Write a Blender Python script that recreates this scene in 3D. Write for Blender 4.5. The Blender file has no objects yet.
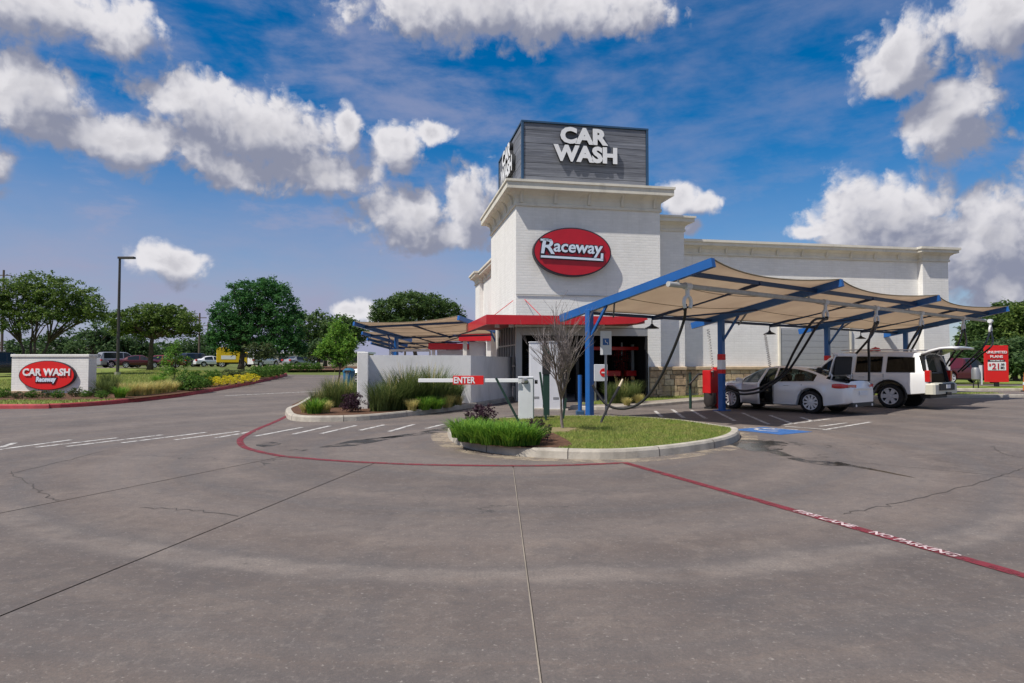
import bpy, bmesh, math, random
from mathutils import Vector, Matrix, noise as mnoise
R = math.radians
random.seed(7)
SC = bpy.context.scene
COL = SC.collection
# ------------------------------------------------------------------ camera
FPX, CX, CY, CAMH = 650.0, 512.0, 341.5, 1.5
PITCH = math.atan(21.5 / 650)
cd = bpy.data.cameras.new('camera'); cam = bpy.data.objects.new('camera', cd); COL.objects.link(cam)
cd.sensor_width = 36; cd.lens = 36 * FPX / 1024; cd.clip_end = 4000; cd.clip_start = 0.05
cam.location = (0, 0, CAMH); cam.rotation_euler = (R(90) + PITCH, 0, 0)
SC.camera = cam
SC.view_settings.view_transform = 'Standard'; SC.view_settings.look = 'None'
SC.view_settings.exposure = 0.12; SC.view_settings.gamma = 1.0
SC.view_settings.use_curve_mapping = False
def pix_dir(px, py):
    x = (px - CX) / FPX; up = (CY - py) / FPX
    c, s = math.cos(PITCH), math.sin(PITCH)
    return Vector((x, c - s * up, s + c * up))
# ------------------------------------------------------------------ sun + sky
SUN_TRAVEL = Vector((1.875, 1.375, -3.5)).normalized()
SUN_EL = math.asin(-SUN_TRAVEL.z)
sd = bpy.data.lights.new('sun', 'SUN'); sd.energy = 4.5; sd.angle = R(0.53); sd.color = (1.0, 0.945, 0.86)
sun = bpy.data.objects.new('sun', sd); COL.objects.link(sun)
sun.rotation_euler = SUN_TRAVEL.to_track_quat('-Z', 'Y').to_euler(); sun.location = (-20, -20, 40)
w = bpy.data.worlds.new('World'); SC.world = w; w.use_nodes = True
nt = w.node_tree; nt.nodes.clear()
def nn(t, typ, **k):
    n = t.nodes.new(typ)
    for a, b in k.items(): setattr(n, a, b)
    return n
def mth(t, op, a, b=None, c=None, clamp=False):
    n = nn(t, 'ShaderNodeMath', operation=op, use_clamp=clamp)
    for i, v in enumerate((a, b, c)):
        if v is None: continue
        if isinstance(v, (int, float)): n.inputs[i].default_value = v
        else: t.links.new(v, n.inputs[i])
    return n.outputs[0]
def smoothstep(t, lo, hi, v):
    n = nn(t, 'ShaderNodeMapRange', interpolation_type='SMOOTHSTEP')
    n.inputs[1].default_value = lo; n.inputs[2].default_value = hi
    t.links.new(v, n.inputs[0]); return n.outputs[0]
def mixc(t, fac, a, b, mode='MIX'):
    n = nn(t, 'ShaderNodeMix', data_type='RGBA', blend_type=mode)
    for sock, v in ((n.inputs[0], fac), (n.inputs[6], a), (n.inputs[7], b)):
        if isinstance(v, (int, float)): sock.default_value = v
        elif isinstance(v, (tuple, list)): sock.default_value = (*v[:3], 1)
        else: t.links.new(v, sock)
    return n.outputs[2]
# cumulus heaps of this sky: where each stands (photo px), half width, half height
CLOUDS = [(30, 96, 72, 40), (128, 138, 70, 30), (60, 130, 60, 24), (190, 98, 64, 26), (255, 136, 86, 42), (312, 172, 74, 26), (235, 165, 66, 24),
          (348, 128, 14, 28), (398, 148, 27, 28), (432, 131, 22, 12), (404, 216, 52, 27), (466, 204, 30, 38), (440, 236, 55, 18),
          (166, 263, 38, 21), (40, 8, 118, 34), (470, 8, 120, 44), (560, 6, 90, 30), (628, 14, 44, 24),
          (886, 218, 70, 46), (850, 236, 46, 30), (1000, 236, 66, 64), (925, 240, 60, 34), (960, 275, 70, 34), (1010, 290, 60, 30),
          (948, 112, 56, 50), (905, 60, 54, 42), (1000, 20, 60, 36), (678, 199, 19, 17), (700, 205, 22, 10), (684, 224, 16, 9),
          (350, 308, 22, 10), (372, 316, 14, 7), (820, 234, 34, 10), (-60, 150, 70, 40), (1090, 160, 70, 40)]
def azel(px, py):
    d = pix_dir(px, py).normalized()
    return math.atan2(d.x, d.y), math.asin(d.z)
def cloud_group(detail):
    g = bpy.data.node_groups.new('cloud_density', 'ShaderNodeTree')
    g.interface.new_socket('P', in_out='INPUT', socket_type='NodeSocketVector')
    g.interface.new_socket('D', in_out='OUTPUT', socket_type='NodeSocketFloat')
    gi = nn(g, 'NodeGroupInput'); go = nn(g, 'NodeGroupOutput')
    P = gi.outputs[0]
    wn = nn(g, 'ShaderNodeTexNoise', noise_dimensions='2D'); wn.inputs['Scale'].default_value = 11; wn.inputs['Detail'].default_value = 2
    g.links.new(P, wn.inputs['Vector'])
    wv = nn(g, 'ShaderNodeVectorMath', operation='MULTIPLY_ADD')
    g.links.new(wn.outputs['Color'], wv.inputs[0]); wv.inputs[1].default_value = (.036, .028, 0); wv.inputs[2].default_value = (-.018, -.014, 0)
    ad = nn(g, 'ShaderNodeVectorMath', operation='ADD'); g.links.new(P, ad.inputs[0]); g.links.new(wv.outputs[0], ad.inputs[1])
    Q = ad.outputs[0]
    cur = None
    for (px, py, rx, ry) in CLOUDS:
        a, e = azel(px, py); a1, _ = azel(px + rx, py); _, e1 = azel(px, py - ry)
        ia, ie = 1 / abs(a1 - a), 1 / abs(e1 - e)
        m = nn(g, 'ShaderNodeVectorMath', operation='MULTIPLY_ADD')
        g.links.new(Q, m.inputs[0]); m.inputs[1].default_value = (ia, ie, 0); m.inputs[2].default_value = (-a * ia, -e * ie, 0)
        L = nn(g, 'ShaderNodeVectorMath', operation='LENGTH'); g.links.new(m.outputs[0], L.inputs[0])
        k = L.outputs['Value']
        cur = k if cur is None else mth(g, 'SMOOTH_MIN', cur, k, .2)
    heap = mth(g, 'MINIMUM', mth(g, 'MAXIMUM', mth(g, 'SUBTRACT', 1.20, cur), -1.0), .95)
    # outside the part of the dome that is in view the same sort of heaps goes on at random
    gen = nn(g, 'ShaderNodeTexNoise', noise_dimensions='2D'); gen.inputs['Scale'].default_value = 3.2; gen.inputs['Detail'].default_value = 2
    g.links.new(P, gen.inputs['Vector'])
    gm = mth(g, 'MULTIPLY_ADD', gen.outputs[0], 5.0, -2.4)
    sep = nn(g, 'ShaderNodeSeparateXYZ'); g.links.new(P, sep.inputs[0])
    outm = mth(g, 'MAXIMUM', smoothstep(g, .74, .95, mth(g, 'ABSOLUTE', sep.outputs[0])), smoothstep(g, .52, .65, sep.outputs[1]))
    gm = mth(g, 'SUBTRACT', mth(g, 'MULTIPLY', mth(g, 'ADD', gm, 1.0), outm), 1.0)
    heap = mth(g, 'MAXIMUM', heap, gm)
    n1 = nn(g, 'ShaderNodeTexNoise', noise_dimensions='2D'); n1.inputs['Scale'].default_value = 16; n1.inputs['Detail'].default_value = detail; n1.inputs['Roughness'].default_value = .61
    g.links.new(Q, n1.inputs['Vector'])
    v = nn(g, 'ShaderNodeTexVoronoi', feature='F1', voronoi_dimensions='2D'); v.inputs['Scale'].default_value = 42; v.inputs['Detail'].default_value = 1.0
    wm = nn(g, 'ShaderNodeVectorMath', operation='MULTIPLY_ADD'); g.links.new(n1.outputs['Color'], wm.inputs[0]); wm.inputs[1].default_value = (.05, .05, 0); g.links.new(P, wm.inputs[2])
    g.links.new(wm.outputs[0], v.inputs['Vector'])
    nz = mth(g, 'MULTIPLY_ADD', n1.outputs[0], 2.5, -1.22)
    puff = mth(g, 'MULTIPLY_ADD', v.outputs['Distance'], -.5, .22)
    D = mth(g, 'ADD', mth(g, 'ADD', mth(g, 'MULTIPLY', heap, 1.55), nz), puff)
    g.links.new(D, go.inputs[0])
    return g
def build_sky():
    t = nt
    sky = nn(t, 'ShaderNodeTexSky', sky_type='NISHITA', sun_disc=False)
    sky.sun_elevation = SUN_EL; sky.sun_rotation = math.atan2(-SUN_TRAVEL.x, -SUN_TRAVEL.y)
    sky.air_density = 1.0; sky.dust_density = .5; sky.ozone_density = 4.0; sky.altitude = 200
    hs = nn(t, 'ShaderNodeHueSaturation'); hs.inputs['Saturation'].default_value = 1.48; hs.inputs['Value'].default_value = .80
    t.links.new(sky.outputs[0], hs.inputs['Color'])
    tc = nn(t, 'ShaderNodeTexCoord')
    nrm = nn(t, 'ShaderNodeVectorMath', operation='NORMALIZE'); t.links.new(tc.outputs['Generated'], nrm.inputs[0])
    s = nn(t, 'ShaderNodeSeparateXYZ'); t.links.new(nrm.outputs[0], s.inputs[0])
    az = mth(t, 'ARCTAN2', s.outputs[0], s.outputs[1]); el = mth(t, 'ARCSINE', s.outputs[2])
    P = nn(t, 'ShaderNodeCombineXYZ'); t.links.new(az, P.inputs[0]); t.links.new(el, P.inputs[1])
    d0 = nn(t, 'ShaderNodeGroup'); d0.node_tree = cloud_group(8); t.links.new(P.outputs[0], d0.inputs[0])
    off = nn(t, 'ShaderNodeVectorMath', operation='ADD'); off.inputs[1].default_value = (-.020, .042, 0); t.links.new(P.outputs[0], off.inputs[0])
    d1 = nn(t, 'ShaderNodeGroup'); d1.node_tree = cloud_group(3); t.links.new(off.outputs[0], d1.inputs[0])
    D, D1 = d0.outputs[0], d1.outputs[0]
    alpha = smoothstep(t, -.18, .72, D)
    lit = smoothstep(t, -.60, 1.55, mth(t, 'SUBTRACT', D, D1))
    thick = smoothstep(t, .8, 2.1, D)
    ccol = mixc(t, lit, (1.9, 2.05, 2.75), (5.8, 5.7, 5.95))
    ccol = mixc(t, mth(t, 'MULTIPLY', thick, .42), ccol, (2.15, 2.2, 2.65))
    # thin high veil, streaked, denser towards the horizon
    mp = nn(t, 'ShaderNodeMapping'); mp.inputs['Scale'].default_value = (3.2, 9, 1); mp.inputs['Rotation'].default_value = (0, 0, R(-14)); t.links.new(P.outputs[0], mp.inputs[0])
    vn = nn(t, 'ShaderNodeTexNoise', noise_dimensions='2D'); vn.inputs['Scale'].default_value = 1.7; vn.inputs['Detail'].default_value = 7; vn.inputs['Roughness'].default_value = .6; vn.inputs['Distortion'].default_value = .1
    t.links.new(mp.outputs[0], vn.inputs['Vector'])
    veil = smoothstep(t, .30, .78, vn.outputs[0])
    lowv = smoothstep(t, .36, .04, el)
    vfac = mth(t, 'MULTIPLY', veil, mth(t, 'MULTIPLY_ADD', lowv, .35, .62), clamp=True)
    side = mth(t, 'MULTIPLY_ADD', smoothstep(t, .35, -.1, az), .45, .55)
    vfac = mth(t, 'MULTIPLY', mth(t, 'MAXIMUM', vfac, mth(t, 'MULTIPLY', lowv, mth(t, 'MULTIPLY_ADD', vn.outputs[0], .8, .52))), side, clamp=True)
    base = mixc(t, vfac, hs.outputs[0], (2.55, 2.65, 3.75))
    col = mixc(t, alpha, base, ccol)
    bg = nn(t, 'ShaderNodeBackground'); bg.inputs['Strength'].default_value = .125
    t.links.new(col, bg.inputs[0])
    out = nn(t, 'ShaderNodeOutputWorld'); t.links.new(bg.outputs[0], out.inputs[0])
    w.cycles.sampling_method = 'MANUAL'; w.cycles.sample_map_resolution = 256
SC.cycles.max_bounces = 6; SC.cycles.diffuse_bounces = 3; SC.cycles.glossy_bounces = 3; SC.cycles.transparent_max_bounces = 8; SC.cycles.caustics_reflective = False; SC.cycles.caustics_refractive = False
build_sky()
# ------------------------------------------------------------------ terrain
def sst(a, b, x):
    x = min(1, max(0, (x - a) / (b - a))); return x * x * (3 - 2 * x)
def T(x, y):
    """The ground rises about a metre towards the far left."""
    return 1.0 * sst(22, 82, y) * sst(-3.5, -13, x)
def ground_pt(px, py, lift=0.0):
    d = pix_dir(px, py); z = lift
    for _ in range(30):
        if d.z > -1e-4: break
        t = (z - CAMH) / d.z
        x, y = d.x * t, d.y * t
        z = .6 * z + .4 * (T(x, y) + lift)
    return Vector((x, y, z))
def at_y(px, py, Y):
    d = pix_dir(px, py); t = Y / d.y
    return Vector((d.x * t, Y, CAMH + d.z * t))
# ------------------------------------------------------------------ materials
MATS = {}
def lk(t, a, b): t.links.new(a, b)
def mat(name, col, rough=.6, metal=0.0, var=0.0, scale=6.0, bump=0.0, bscale=40.0, col2=None, spec=.5, island=0.0, trans=0.0, coat=0.0, grime=0.0):
    m = bpy.data.materials.new(name); m.use_nodes = True; t = m.node_tree
    b = t.nodes['Principled BSDF']
    b.inputs['Roughness'].default_value = rough; b.inputs['Metallic'].default_value = metal
    b.inputs['Specular IOR Level'].default_value = spec
    if coat: b.inputs['Coat Weight'].default_value = coat; b.inputs['Coat Roughness'].default_value = .05
    c = None
    tc = nn(t, 'ShaderNodeTexCoord')
    if var > 0 or col2:
        n = nn(t, 'ShaderNodeTexNoise'); n.inputs['Scale'].default_value = scale; n.inputs['Detail'].default_value = 6; n.inputs['Roughness'].default_value = .62
        lk(t, tc.outputs['Object'], n.inputs['Vector'])
        f = smoothstep(t, .3, .7, n.outputs[0])
        c2 = col2 if col2 else tuple(x * (1 - var) for x in col)
        c = mixc(t, f, c2, col)
    if island > 0:
        gm = nn(t, 'ShaderNodeNewGeometry')
        hv = nn(t, 'ShaderNodeHueSaturation')
        if c is not None: lk(t, c, hv.inputs['Color'])
        else: hv.inputs['Color'].default_value = (*col, 1)
        lk(t, mth(t, 'MULTIPLY_ADD', gm.outputs['Random Per Island'], island * 1.6, 1 - island * .8), hv.inputs['Value'])
        lk(t, mth(t, 'MULTIPLY_ADD', gm.outputs['Random Per Island'], -.05, .525), hv.inputs['Hue'])
        c = hv.outputs[0]
    if grime > 0:
        n = nn(t, 'ShaderNodeTexNoise'); n.inputs['Scale'].default_value = 1.6; n.inputs['Detail'].default_value = 9; n.inputs['Roughness'].default_value = .7
        mp = nn(t, 'ShaderNodeMapping'); mp.inputs['Scale'].default_value = (1, 1, .35); lk(t, tc.outputs['Object'], mp.inputs[0]); lk(t, mp.outputs[0], n.inputs['Vector'])
        f = mth(t, 'MULTIPLY', smoothstep(t, .45, .8, n.outputs[0]), grime)
        c = mixc(t, f, c if c is not None else col, (.16, .14, .11))
    if c is not None: lk(t, c, b.inputs['Base Color'])
    else: b.inputs['Base Color'].default_value = (*col, 1)
    if bump > 0:
        n = nn(t, 'ShaderNodeTexNoise'); n.inputs['Scale'].default_value = bscale; n.inputs['Detail'].default_value = 5
        lk(t, tc.outputs['Object'], n.inputs['Vector'])
        bp = nn(t, 'ShaderNodeBump'); bp.inputs['Strength'].default_value = bump; bp.inputs['Distance'].default_value = .02
        lk(t, n.outputs[0], bp.inputs['Height']); lk(t, bp.outputs[0], b.inputs['Normal'])
    if trans > 0:
        out = t.nodes['Material Output']; tr = nn(t, 'ShaderNodeBsdfTranslucent')
        if c is not None:
            hs2 = nn(t, 'ShaderNodeHueSaturation'); hs2.inputs['Value'].default_value = 1.3; lk(t, c, hs2.inputs['Color']); lk(t, hs2.outputs[0], tr.inputs[0])
        else: tr.inputs[0].default_value = (*col, 1)
        mx = nn(t, 'ShaderNodeMixShader'); mx.inputs[0].default_value = trans
        lk(t, b.outputs[0], mx.inputs[1]); lk(t, tr.outputs[0], mx.inputs[2]); lk(t, mx.outputs[0], out.inputs[0])
    MATS[name] = m
    return m
def brick_mat(name, col, col2):
    """painted brick: courses as shallow relief, faint mortar lines, light weathering"""
    m = mat(name, col, rough=.75, var=.0); t = m.node_tree; b = t.nodes['Principled BSDF']
    tc = nn(t, 'ShaderNodeTexCoord'); gm = nn(t, 'ShaderNodeNewGeometry')
    s = nn(t, 'ShaderNodeSeparateXYZ'); lk(t, tc.outputs['Object'], s.inputs[0])
    cmb = nn(t, 'ShaderNodeCombineXYZ'); lk(t, mth(t, 'ADD', s.outputs[0], s.outputs[1]), cmb.inputs[0]); lk(t, s.outputs[2], cmb.inputs[1])
    br = nn(t, 'ShaderNodeTexBrick'); br.inputs['Scale'].default_value = 1; br.inputs['Brick Width'].default_value = .30; br.inputs['Row Height'].default_value = .105
    br.inputs['Mortar Size'].default_value = .012; br.inputs['Mortar Smooth'].default_value = .35; br.inputs['Bias'].default_value = 0
    br.inputs['Color1'].default_value = (*col, 1); br.inputs['Color2'].default_value = (*[x * .93 for x in col], 1); br.inputs['Mortar'].default_value = (*col2, 1)
    lk(t, cmb.outputs[0], br.inputs[0])
    n = nn(t, 'ShaderNodeTexNoise'); n.inputs['Scale'].default_value = .9; n.inputs['Detail'].default_value = 8; n.inputs['Roughness'].default_value = .65
    mp = nn(t, 'ShaderNodeMapping'); mp.inputs['Scale'].default_value = (1, 1, .4); lk(t, tc.outputs['Object'], mp.inputs[0]); lk(t, mp.outputs[0], n.inputs['Vector'])
    c = mixc(t, mth(t, 'MULTIPLY', smoothstep(t, .42, .8, n.outputs[0]), .22), br.outputs['Color'], (.42, .40, .35))
    n3 = nn(t, 'ShaderNodeTexNoise'); n3.inputs['Scale'].default_value = 1.0; n3.inputs['Detail'].default_value = 6; n3.inputs['Roughness'].default_value = .6
    mp3 = nn(t, 'ShaderNodeMapping'); mp3.inputs['Scale'].default_value = (5, 5, .22); lk(t, tc.outputs['Object'], mp3.inputs[0]); lk(t, mp3.outputs[0], n3.inputs['Vector'])
    c = mixc(t, mth(t, 'MULTIPLY', smoothstep(t, .52, .78, n3.outputs[0]), .20), c, (.46, .44, .40))
    lk(t, c, b.inputs['Base Color'])
    n2 = nn(t, 'ShaderNodeTexNoise'); n2.inputs['Scale'].default_value = 30; n2.inputs['Detail'].default_value = 4; lk(t, tc.outputs['Object'], n2.inputs['Vector'])
    hgt = mth(t, 'ADD', mth(t, 'MULTIPLY', br.outputs['Fac'], -1.0), mth(t, 'MULTIPLY', n2.outputs[0], .5))
    bp = nn(t, 'ShaderNodeBump'); bp.inputs['Strength'].default_value = .4; bp.inputs['Distance'].default_value = .012
    lk(t, hgt, bp.inputs['Height']); lk(t, bp.outputs[0], b.inputs['Normal'])
    return m
def glass_mat(name, tint, clear):
    m = bpy.data.materials.new(name); m.use_nodes = True; t = m.node_tree; t.nodes.clear()
    out = nn(t, 'ShaderNodeOutputMaterial'); tr = nn(t, 'ShaderNodeBsdfTransparent'); tr.inputs[0].default_value = (*tint, 1)
    gl = nn(t, 'ShaderNodeBsdfGlossy'); gl.inputs['Roughness'].default_value = .03; gl.inputs[0].default_value = (.9, .95, 1, 1)
    lw = nn(t, 'ShaderNodeFresnel'); lw.inputs[0].default_value = 1.5
    mx = nn(t, 'ShaderNodeMixShader'); lk(t, mth(t, 'MULTIPLY_ADD', lw.outputs[0], .75, clear, clamp=True), mx.inputs[0]); lk(t, tr.outputs[0], mx.inputs[1]); lk(t, gl.outputs[0], mx.inputs[2])
    lk(t, mx.outputs[0], out.inputs[0]); MATS[name] = m; return m
def pavement_mat():
    m = mat('pavement', (.14, .13, .125), rough=.8, spec=.25); t = m.node_tree; b = t.nodes['Principled BSDF']
    tc = nn(t, 'ShaderNodeTexCoord'); O = tc.outputs['Object']
    def noi(sc, det=6, ro=.6, vec=O, dist=0):
        n = nn(t, 'ShaderNodeTexNoise'); n.inputs['Scale'].default_value = sc; n.inputs['Detail'].default_value = det; n.inputs['Roughness'].default_value = ro; n.inputs['Distortion'].default_value = dist
        lk(t, vec, n.inputs['Vector']); return n.outputs[0]
    c = mixc(t, smoothstep(t, .3, .7, noi(.35, 5)), (.112, .088, .077), (.180, .142, .121))
    c = mixc(t, mth(t, 'MULTIPLY', smoothstep(t, .42, .7, noi(1.5, 8, .7, dist=.6)), .7), c, (.240, .192, .158))
    c = mixc(t, mth(t, 'MULTIPLY', smoothstep(t, .50, .70, noi(.8, 6, .65, dist=1.2)), .45), c, (.092, .085, .087))
    # wear rings left by cars turning round the kerbed island
    vm = nn(t, 'ShaderNodeVectorMath', operation='SUBTRACT'); lk(t, O, vm.inputs[0]); vm.inputs[1].default_value = (0, 12.1, 0)
    ln = nn(t, 'ShaderNodeVectorMath', operation='LENGTH'); lk(t, vm.outputs[0], ln.inputs[0]); r = ln.outputs['Value']
    rw = mth(t, 'ADD', r, mth(t, 'MULTIPLY', noi(.6, 3), .5))
    ring = nn(t, 'ShaderNodeCombineXYZ'); lk(t, rw, ring.inputs[0])
    streak = noi(1.5, 7, .7, vec=ring.outputs[0])
    broad = noi(.55, 3, .5, vec=ring.outputs[0])
    c = mixc(t, mth(t, 'MULTIPLY', smoothstep(t, .45, .62, broad), .45), c, (.215, .178, .156))
    c = mixc(t, mth(t, 'MULTIPLY', smoothstep(t, .55, .40, broad), .35), c, (.098, .084, .080))
    c = mixc(t, mth(t, 'MULTIPLY', smoothstep(t, .4, .66, streak), .6), c, (.118, .108, .106))
    band = mth(t, 'SUBTRACT', 1.0, smoothstep(t, .08, .22, mth(t, 'ABSOLUTE', mth(t, 'SUBTRACT', rw, 7.72))))
    sy = nn(t, 'ShaderNodeSeparateXYZ'); lk(t, O, sy.inputs[0])
    band = mth(t, 'MULTIPLY', band, mth(t, 'MULTIPLY', smoothstep(t, 7.6, 5.6, sy.outputs[1]), smoothstep(t, .30, .62, noi(1.3, 4))))
    c = mixc(t, mth(t, 'MULTIPLY', band, .55), c, (.275, .235, .205))
    c = mixc(t, mth(t, 'MULTIPLY', smoothstep(t, .45, .70, noi(7, 7, .75)), .40), c, (.075, .068, .066))
    c = mixc(t, mth(t, 'MULTIPLY', smoothstep(t, .52, .72, noi(11, 5, .7, dist=.4)), .40), c, (.25, .215, .19))
    # fine aggregate
    c = mixc(t, mth(t, 'MULTIPLY', smoothstep(t, .38, .68, noi(55, 4, .7)), .5), c, (.088, .082, .078))
    c = mixc(t, mth(t, 'MULTIPLY', smoothstep(t, .58, .74, noi(30, 4, .65)), .6), c, (.36, .32, .285))
    sp = nn(t, 'ShaderNodeTexVoronoi'); sp.inputs['Scale'].default_value = 2.2; lk(t, O, sp.inputs['Vector'])
    spot = mth(t, 'MULTIPLY', mth(t, 'SUBTRACT', 1.0, smoothstep(t, .02, .07, mth(t, 'ADD', sp.outputs['Distance'], mth(t, 'MULTIPLY', noi(14, 3), .05)))), smoothstep(t, .45, .6, noi(.9, 2)))
    c = mixc(t, mth(t, 'MULTIPLY', spot, .6), c, (.055, .052, .050))
    # hairline cracks
    vc = nn(t, 'ShaderNodeTexVoronoi', feature='DISTANCE_TO_EDGE'); vc.inputs['Scale'].default_value = .23
    wv = nn(t, 'ShaderNodeVectorMath', operation='MULTIPLY_ADD'); nv = nn(t, 'ShaderNodeTexNoise'); nv.inputs['Scale'].default_value = 1.6; nv.inputs['Detail'].default_value = 6; lk(t, O, nv.inputs['Vector'])
    lk(t, nv.outputs['Color'], wv.inputs[0]); wv.inputs[1].default_value = (1.3, 1.3, 0); lk(t, O, wv.inputs[2]); lk(t, wv.outputs[0], vc.inputs['Vector'])
    crack = mth(t, 'MULTIPLY', mth(t, 'SUBTRACT', 1.0, smoothstep(t, .0012, .0040, vc.outputs['Distance'])), smoothstep(t, .50, .60, noi(.25, 2)))
    c = mixc(t, mth(t, 'MULTIPLY', crack, .7), c, (.04, .038, .036))
    oi = nn(t, 'ShaderNodeObjectInfo'); hv = nn(t, 'ShaderNodeHueSaturation'); lk(t, c, hv.inputs['Color']); lk(t, mth(t, 'MULTIPLY_ADD', oi.outputs['Random'], .16, .94), hv.inputs['Value']); c = hv.outputs[0]
    lk(t, c, b.inputs['Base Color'])
    bp = nn(t, 'ShaderNodeBump'); bp.inputs['Strength'].default_value = .45; bp.inputs['Distance'].default_value = .006
    lk(t, mth(t, 'ADD', noi(90, 4, .7), mth(t, 'MULTIPLY', noi(14, 3), .6)), bp.inputs['Height']); lk(t, bp.outputs[0], b.inputs['Normal'])
    lk(t, mth(t, 'MULTIPLY_ADD', noi(2, 4), .25, .62), b.inputs['Roughness'])
def paint_mat(name, col, wear=.5, under=None):
    """road paint worn through to bare patches"""
    m = mat(name, col, rough=.7); t = m.node_tree; b = t.nodes['Principled BSDF']; out = t.nodes['Material Output']
    tc = nn(t, 'ShaderNodeTexCoord')
    n = nn(t, 'ShaderNodeTexNoise'); n.inputs['Scale'].default_value = 6; n.inputs['Detail'].default_value = 9; n.inputs['Roughness'].default_value = .75; lk(t, tc.outputs['Object'], n.inputs['Vector'])
    tr = nn(t, 'ShaderNodeBsdfTransparent'); mx = nn(t, 'ShaderNodeMixShader')
    lk(t, smoothstep(t, wear - .16, wear + .16, n.outputs[0]), mx.inputs[0]); lk(t, tr.outputs[0], mx.inputs[1]); lk(t, b.outputs[0], mx.inputs[2]); lk(t, mx.outputs[0], out.inputs[0])
    return m
pavement_mat()
mat('joint', (.075, .065, .06), .9)
mat('kerb', (.50, .455, .385), .85, var=.3, scale=3, bump=.3, grime=.45)
mat('sidewalk', (.34, .29, .235), .85, var=.3, scale=1.2, bump=.3, grime=.3)
mat('kerb_red', (.46, .055, .065), .7, var=.35, scale=4, bump=.2, grime=.35)
paint_mat('red_paint', (.20, .022, .032), .43)
paint_mat('white_paint', (.62, .60, .57), .46)
paint_mat('white_letter', (.66, .52, .52), .44)
paint_mat('blue_paint', (.035, .13, .36), .36)
mat('lawn', (.15, .215, .042), .9, col2=(.215, .235, .07), scale=1.1, bump=.9, bscale=60, spec=.1)
mat('field', (.10, .14, .04), .95, col2=(.15, .16, .06), scale=.2, bump=.8, bscale=12, spec=.1)
mat('mulch', (.17, .095, .060), .95, col2=(.075, .042, .03), scale=16, bump=1.0, bscale=40, spec=.1)
brick_mat('white_brick', (.85, .835, .80), (.80, .785, .75))
mat('trim', (.76, .72, .62), .7, var=.12, scale=1.5, grime=.3, bump=.06)
mat('stucco', (.82, .805, .78), .85, var=.10, scale=1.2, bump=.3, bscale=60, grime=.28)
mat('roofing', (.30, .29, .28), .9, var=.2)
mat('plank', (.135, .145, .175), .6, col2=(.21, .22, .255), scale=3, bump=.2)
mat('letter_white', (.82, .82, .83), .45)
mat('letter_side', (.025, .026, .03), .5)
mat('navy_trim', (.03, .08, .16), .45)
mat('sign_red', (.50, .008, .022), .4, var=.12, scale=2)
mat('sign_red_bright', (.72, .012, .012), .45)
mat('sign_edge', (.03, .02, .03), .5)
mat('letter_blue', (.66, .76, .88), .4)
mat('awning_red', (.62, .012, .022), .42, var=.15, scale=2, coat=.2)
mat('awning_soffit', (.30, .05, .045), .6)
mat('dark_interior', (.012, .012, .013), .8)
mat('equipment_red', (.55, .015, .015), .4)
mat('amber', (.8, .45, .18), .4)
mat('aluminium', (.42, .42, .42), .4, metal=.6)
mat('grey_door', (.36, .37, .385), .6, var=.06)
mat('stone', (.60, .47, .30), .9, col2=(.36, .265, .17), scale=5, bump=.6, bscale=20)
mat('stone_pale', (.66, .55, .40), .9, col2=(.42, .34, .24), scale=5, bump=.6, bscale=20)
mat('stone_brown', (.46, .33, .21), .9, col2=(.25, .18, .12), scale=5, bump=.6, bscale=20)
mat('mortar', (.38, .33, .27), .95)
mat('stone_cap', (.56, .42, .27), .85, var=.3, scale=4, bump=.3)
mat('steel_blue', (.010, .105, .36), .42, var=.12, scale=3, coat=.25)
mat('steel_navy', (.008, .030, .10), .45)
mat('fabric', (.63, .545, .45), .9, col2=(.57, .485, .40), scale=1.0, trans=.52, spec=.1)
mat('pipe_grey', (.52, .51, .48), .5, var=.2, scale=6)
mat('fitting', (.72, .72, .72), .35)
mat('hose', (.012, .012, .013), .55, bump=.4, bscale=90)
mat('black', (.012, .012, .013), .55)
mat('cabinet_white', (.70, .71, .74), .4, var=.06, scale=3, grime=.15)
mat('steel_post', (.40, .40, .40), .45, metal=.7)
mat('dark_green', (.012, .040, .028), .5)
mat('vacuum_red', (.55, .010, .012), .42, var=.15, scale=3)
mat('pole_brown', (.045, .038, .036), .5)
mat('wood_pole', (.12, .09, .07), .9)
mat('bark', (.115, .085, .065), .95, var=.5, scale=9, bump=.8, bscale=25)
mat('bark_grey', (.33, .28, .265), .95, var=.45, scale=14, bump=.6)
mat('car_silver', (.83, .83, .835), .28, metal=.12, coat=.7, spec=.5)
mat('car_white', (.76, .76, .76), .3, coat=.7)
mat('car_grey', (.33, .34, .36), .3, metal=.4, coat=.5)
mat('car_red', (.22, .010, .014), .3, coat=.6)
mat('car_black', (.015, .015, .017), .25, coat=.6)
mat('car_maroon', (.09, .008, .012), .3, coat=.6)
mat('car_blue', (.03, .06, .13), .3, coat=.6)
mat('bumper_beige', (.62, .60, .50), .45)
mat('yellow', (.75, .50, .015), .45)
mat('orange', (.75, .20, .05), .6)
mat('tyre', (.014, .014, .015), .85, bump=.2)
mat('rim', (.74, .74, .75), .32, metal=.25)
mat('tail_red', (.55, .012, .012), .2, coat=.8)
mat('seat', (.02, .02, .022), .8)
mat('trim_tan', (.20, .16, .10), .85)
mat('plate', (.72, .74, .78), .4)
mat('bin_blue', (.02, .13, .25), .5)
mat('cloth_red', (.6, .03, .03), .9)
mat('tan_building', (.46, .40, .33), .9, var=.1)
mat('roof_grey', (.16, .15, .16), .9)
glass_mat('glass_dark', (.03, .035, .035), .0)
glass_mat('glass_clear', (.40, .50, .47), .0)
mat('glass_far', (.02, .025, .03), .08)
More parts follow.
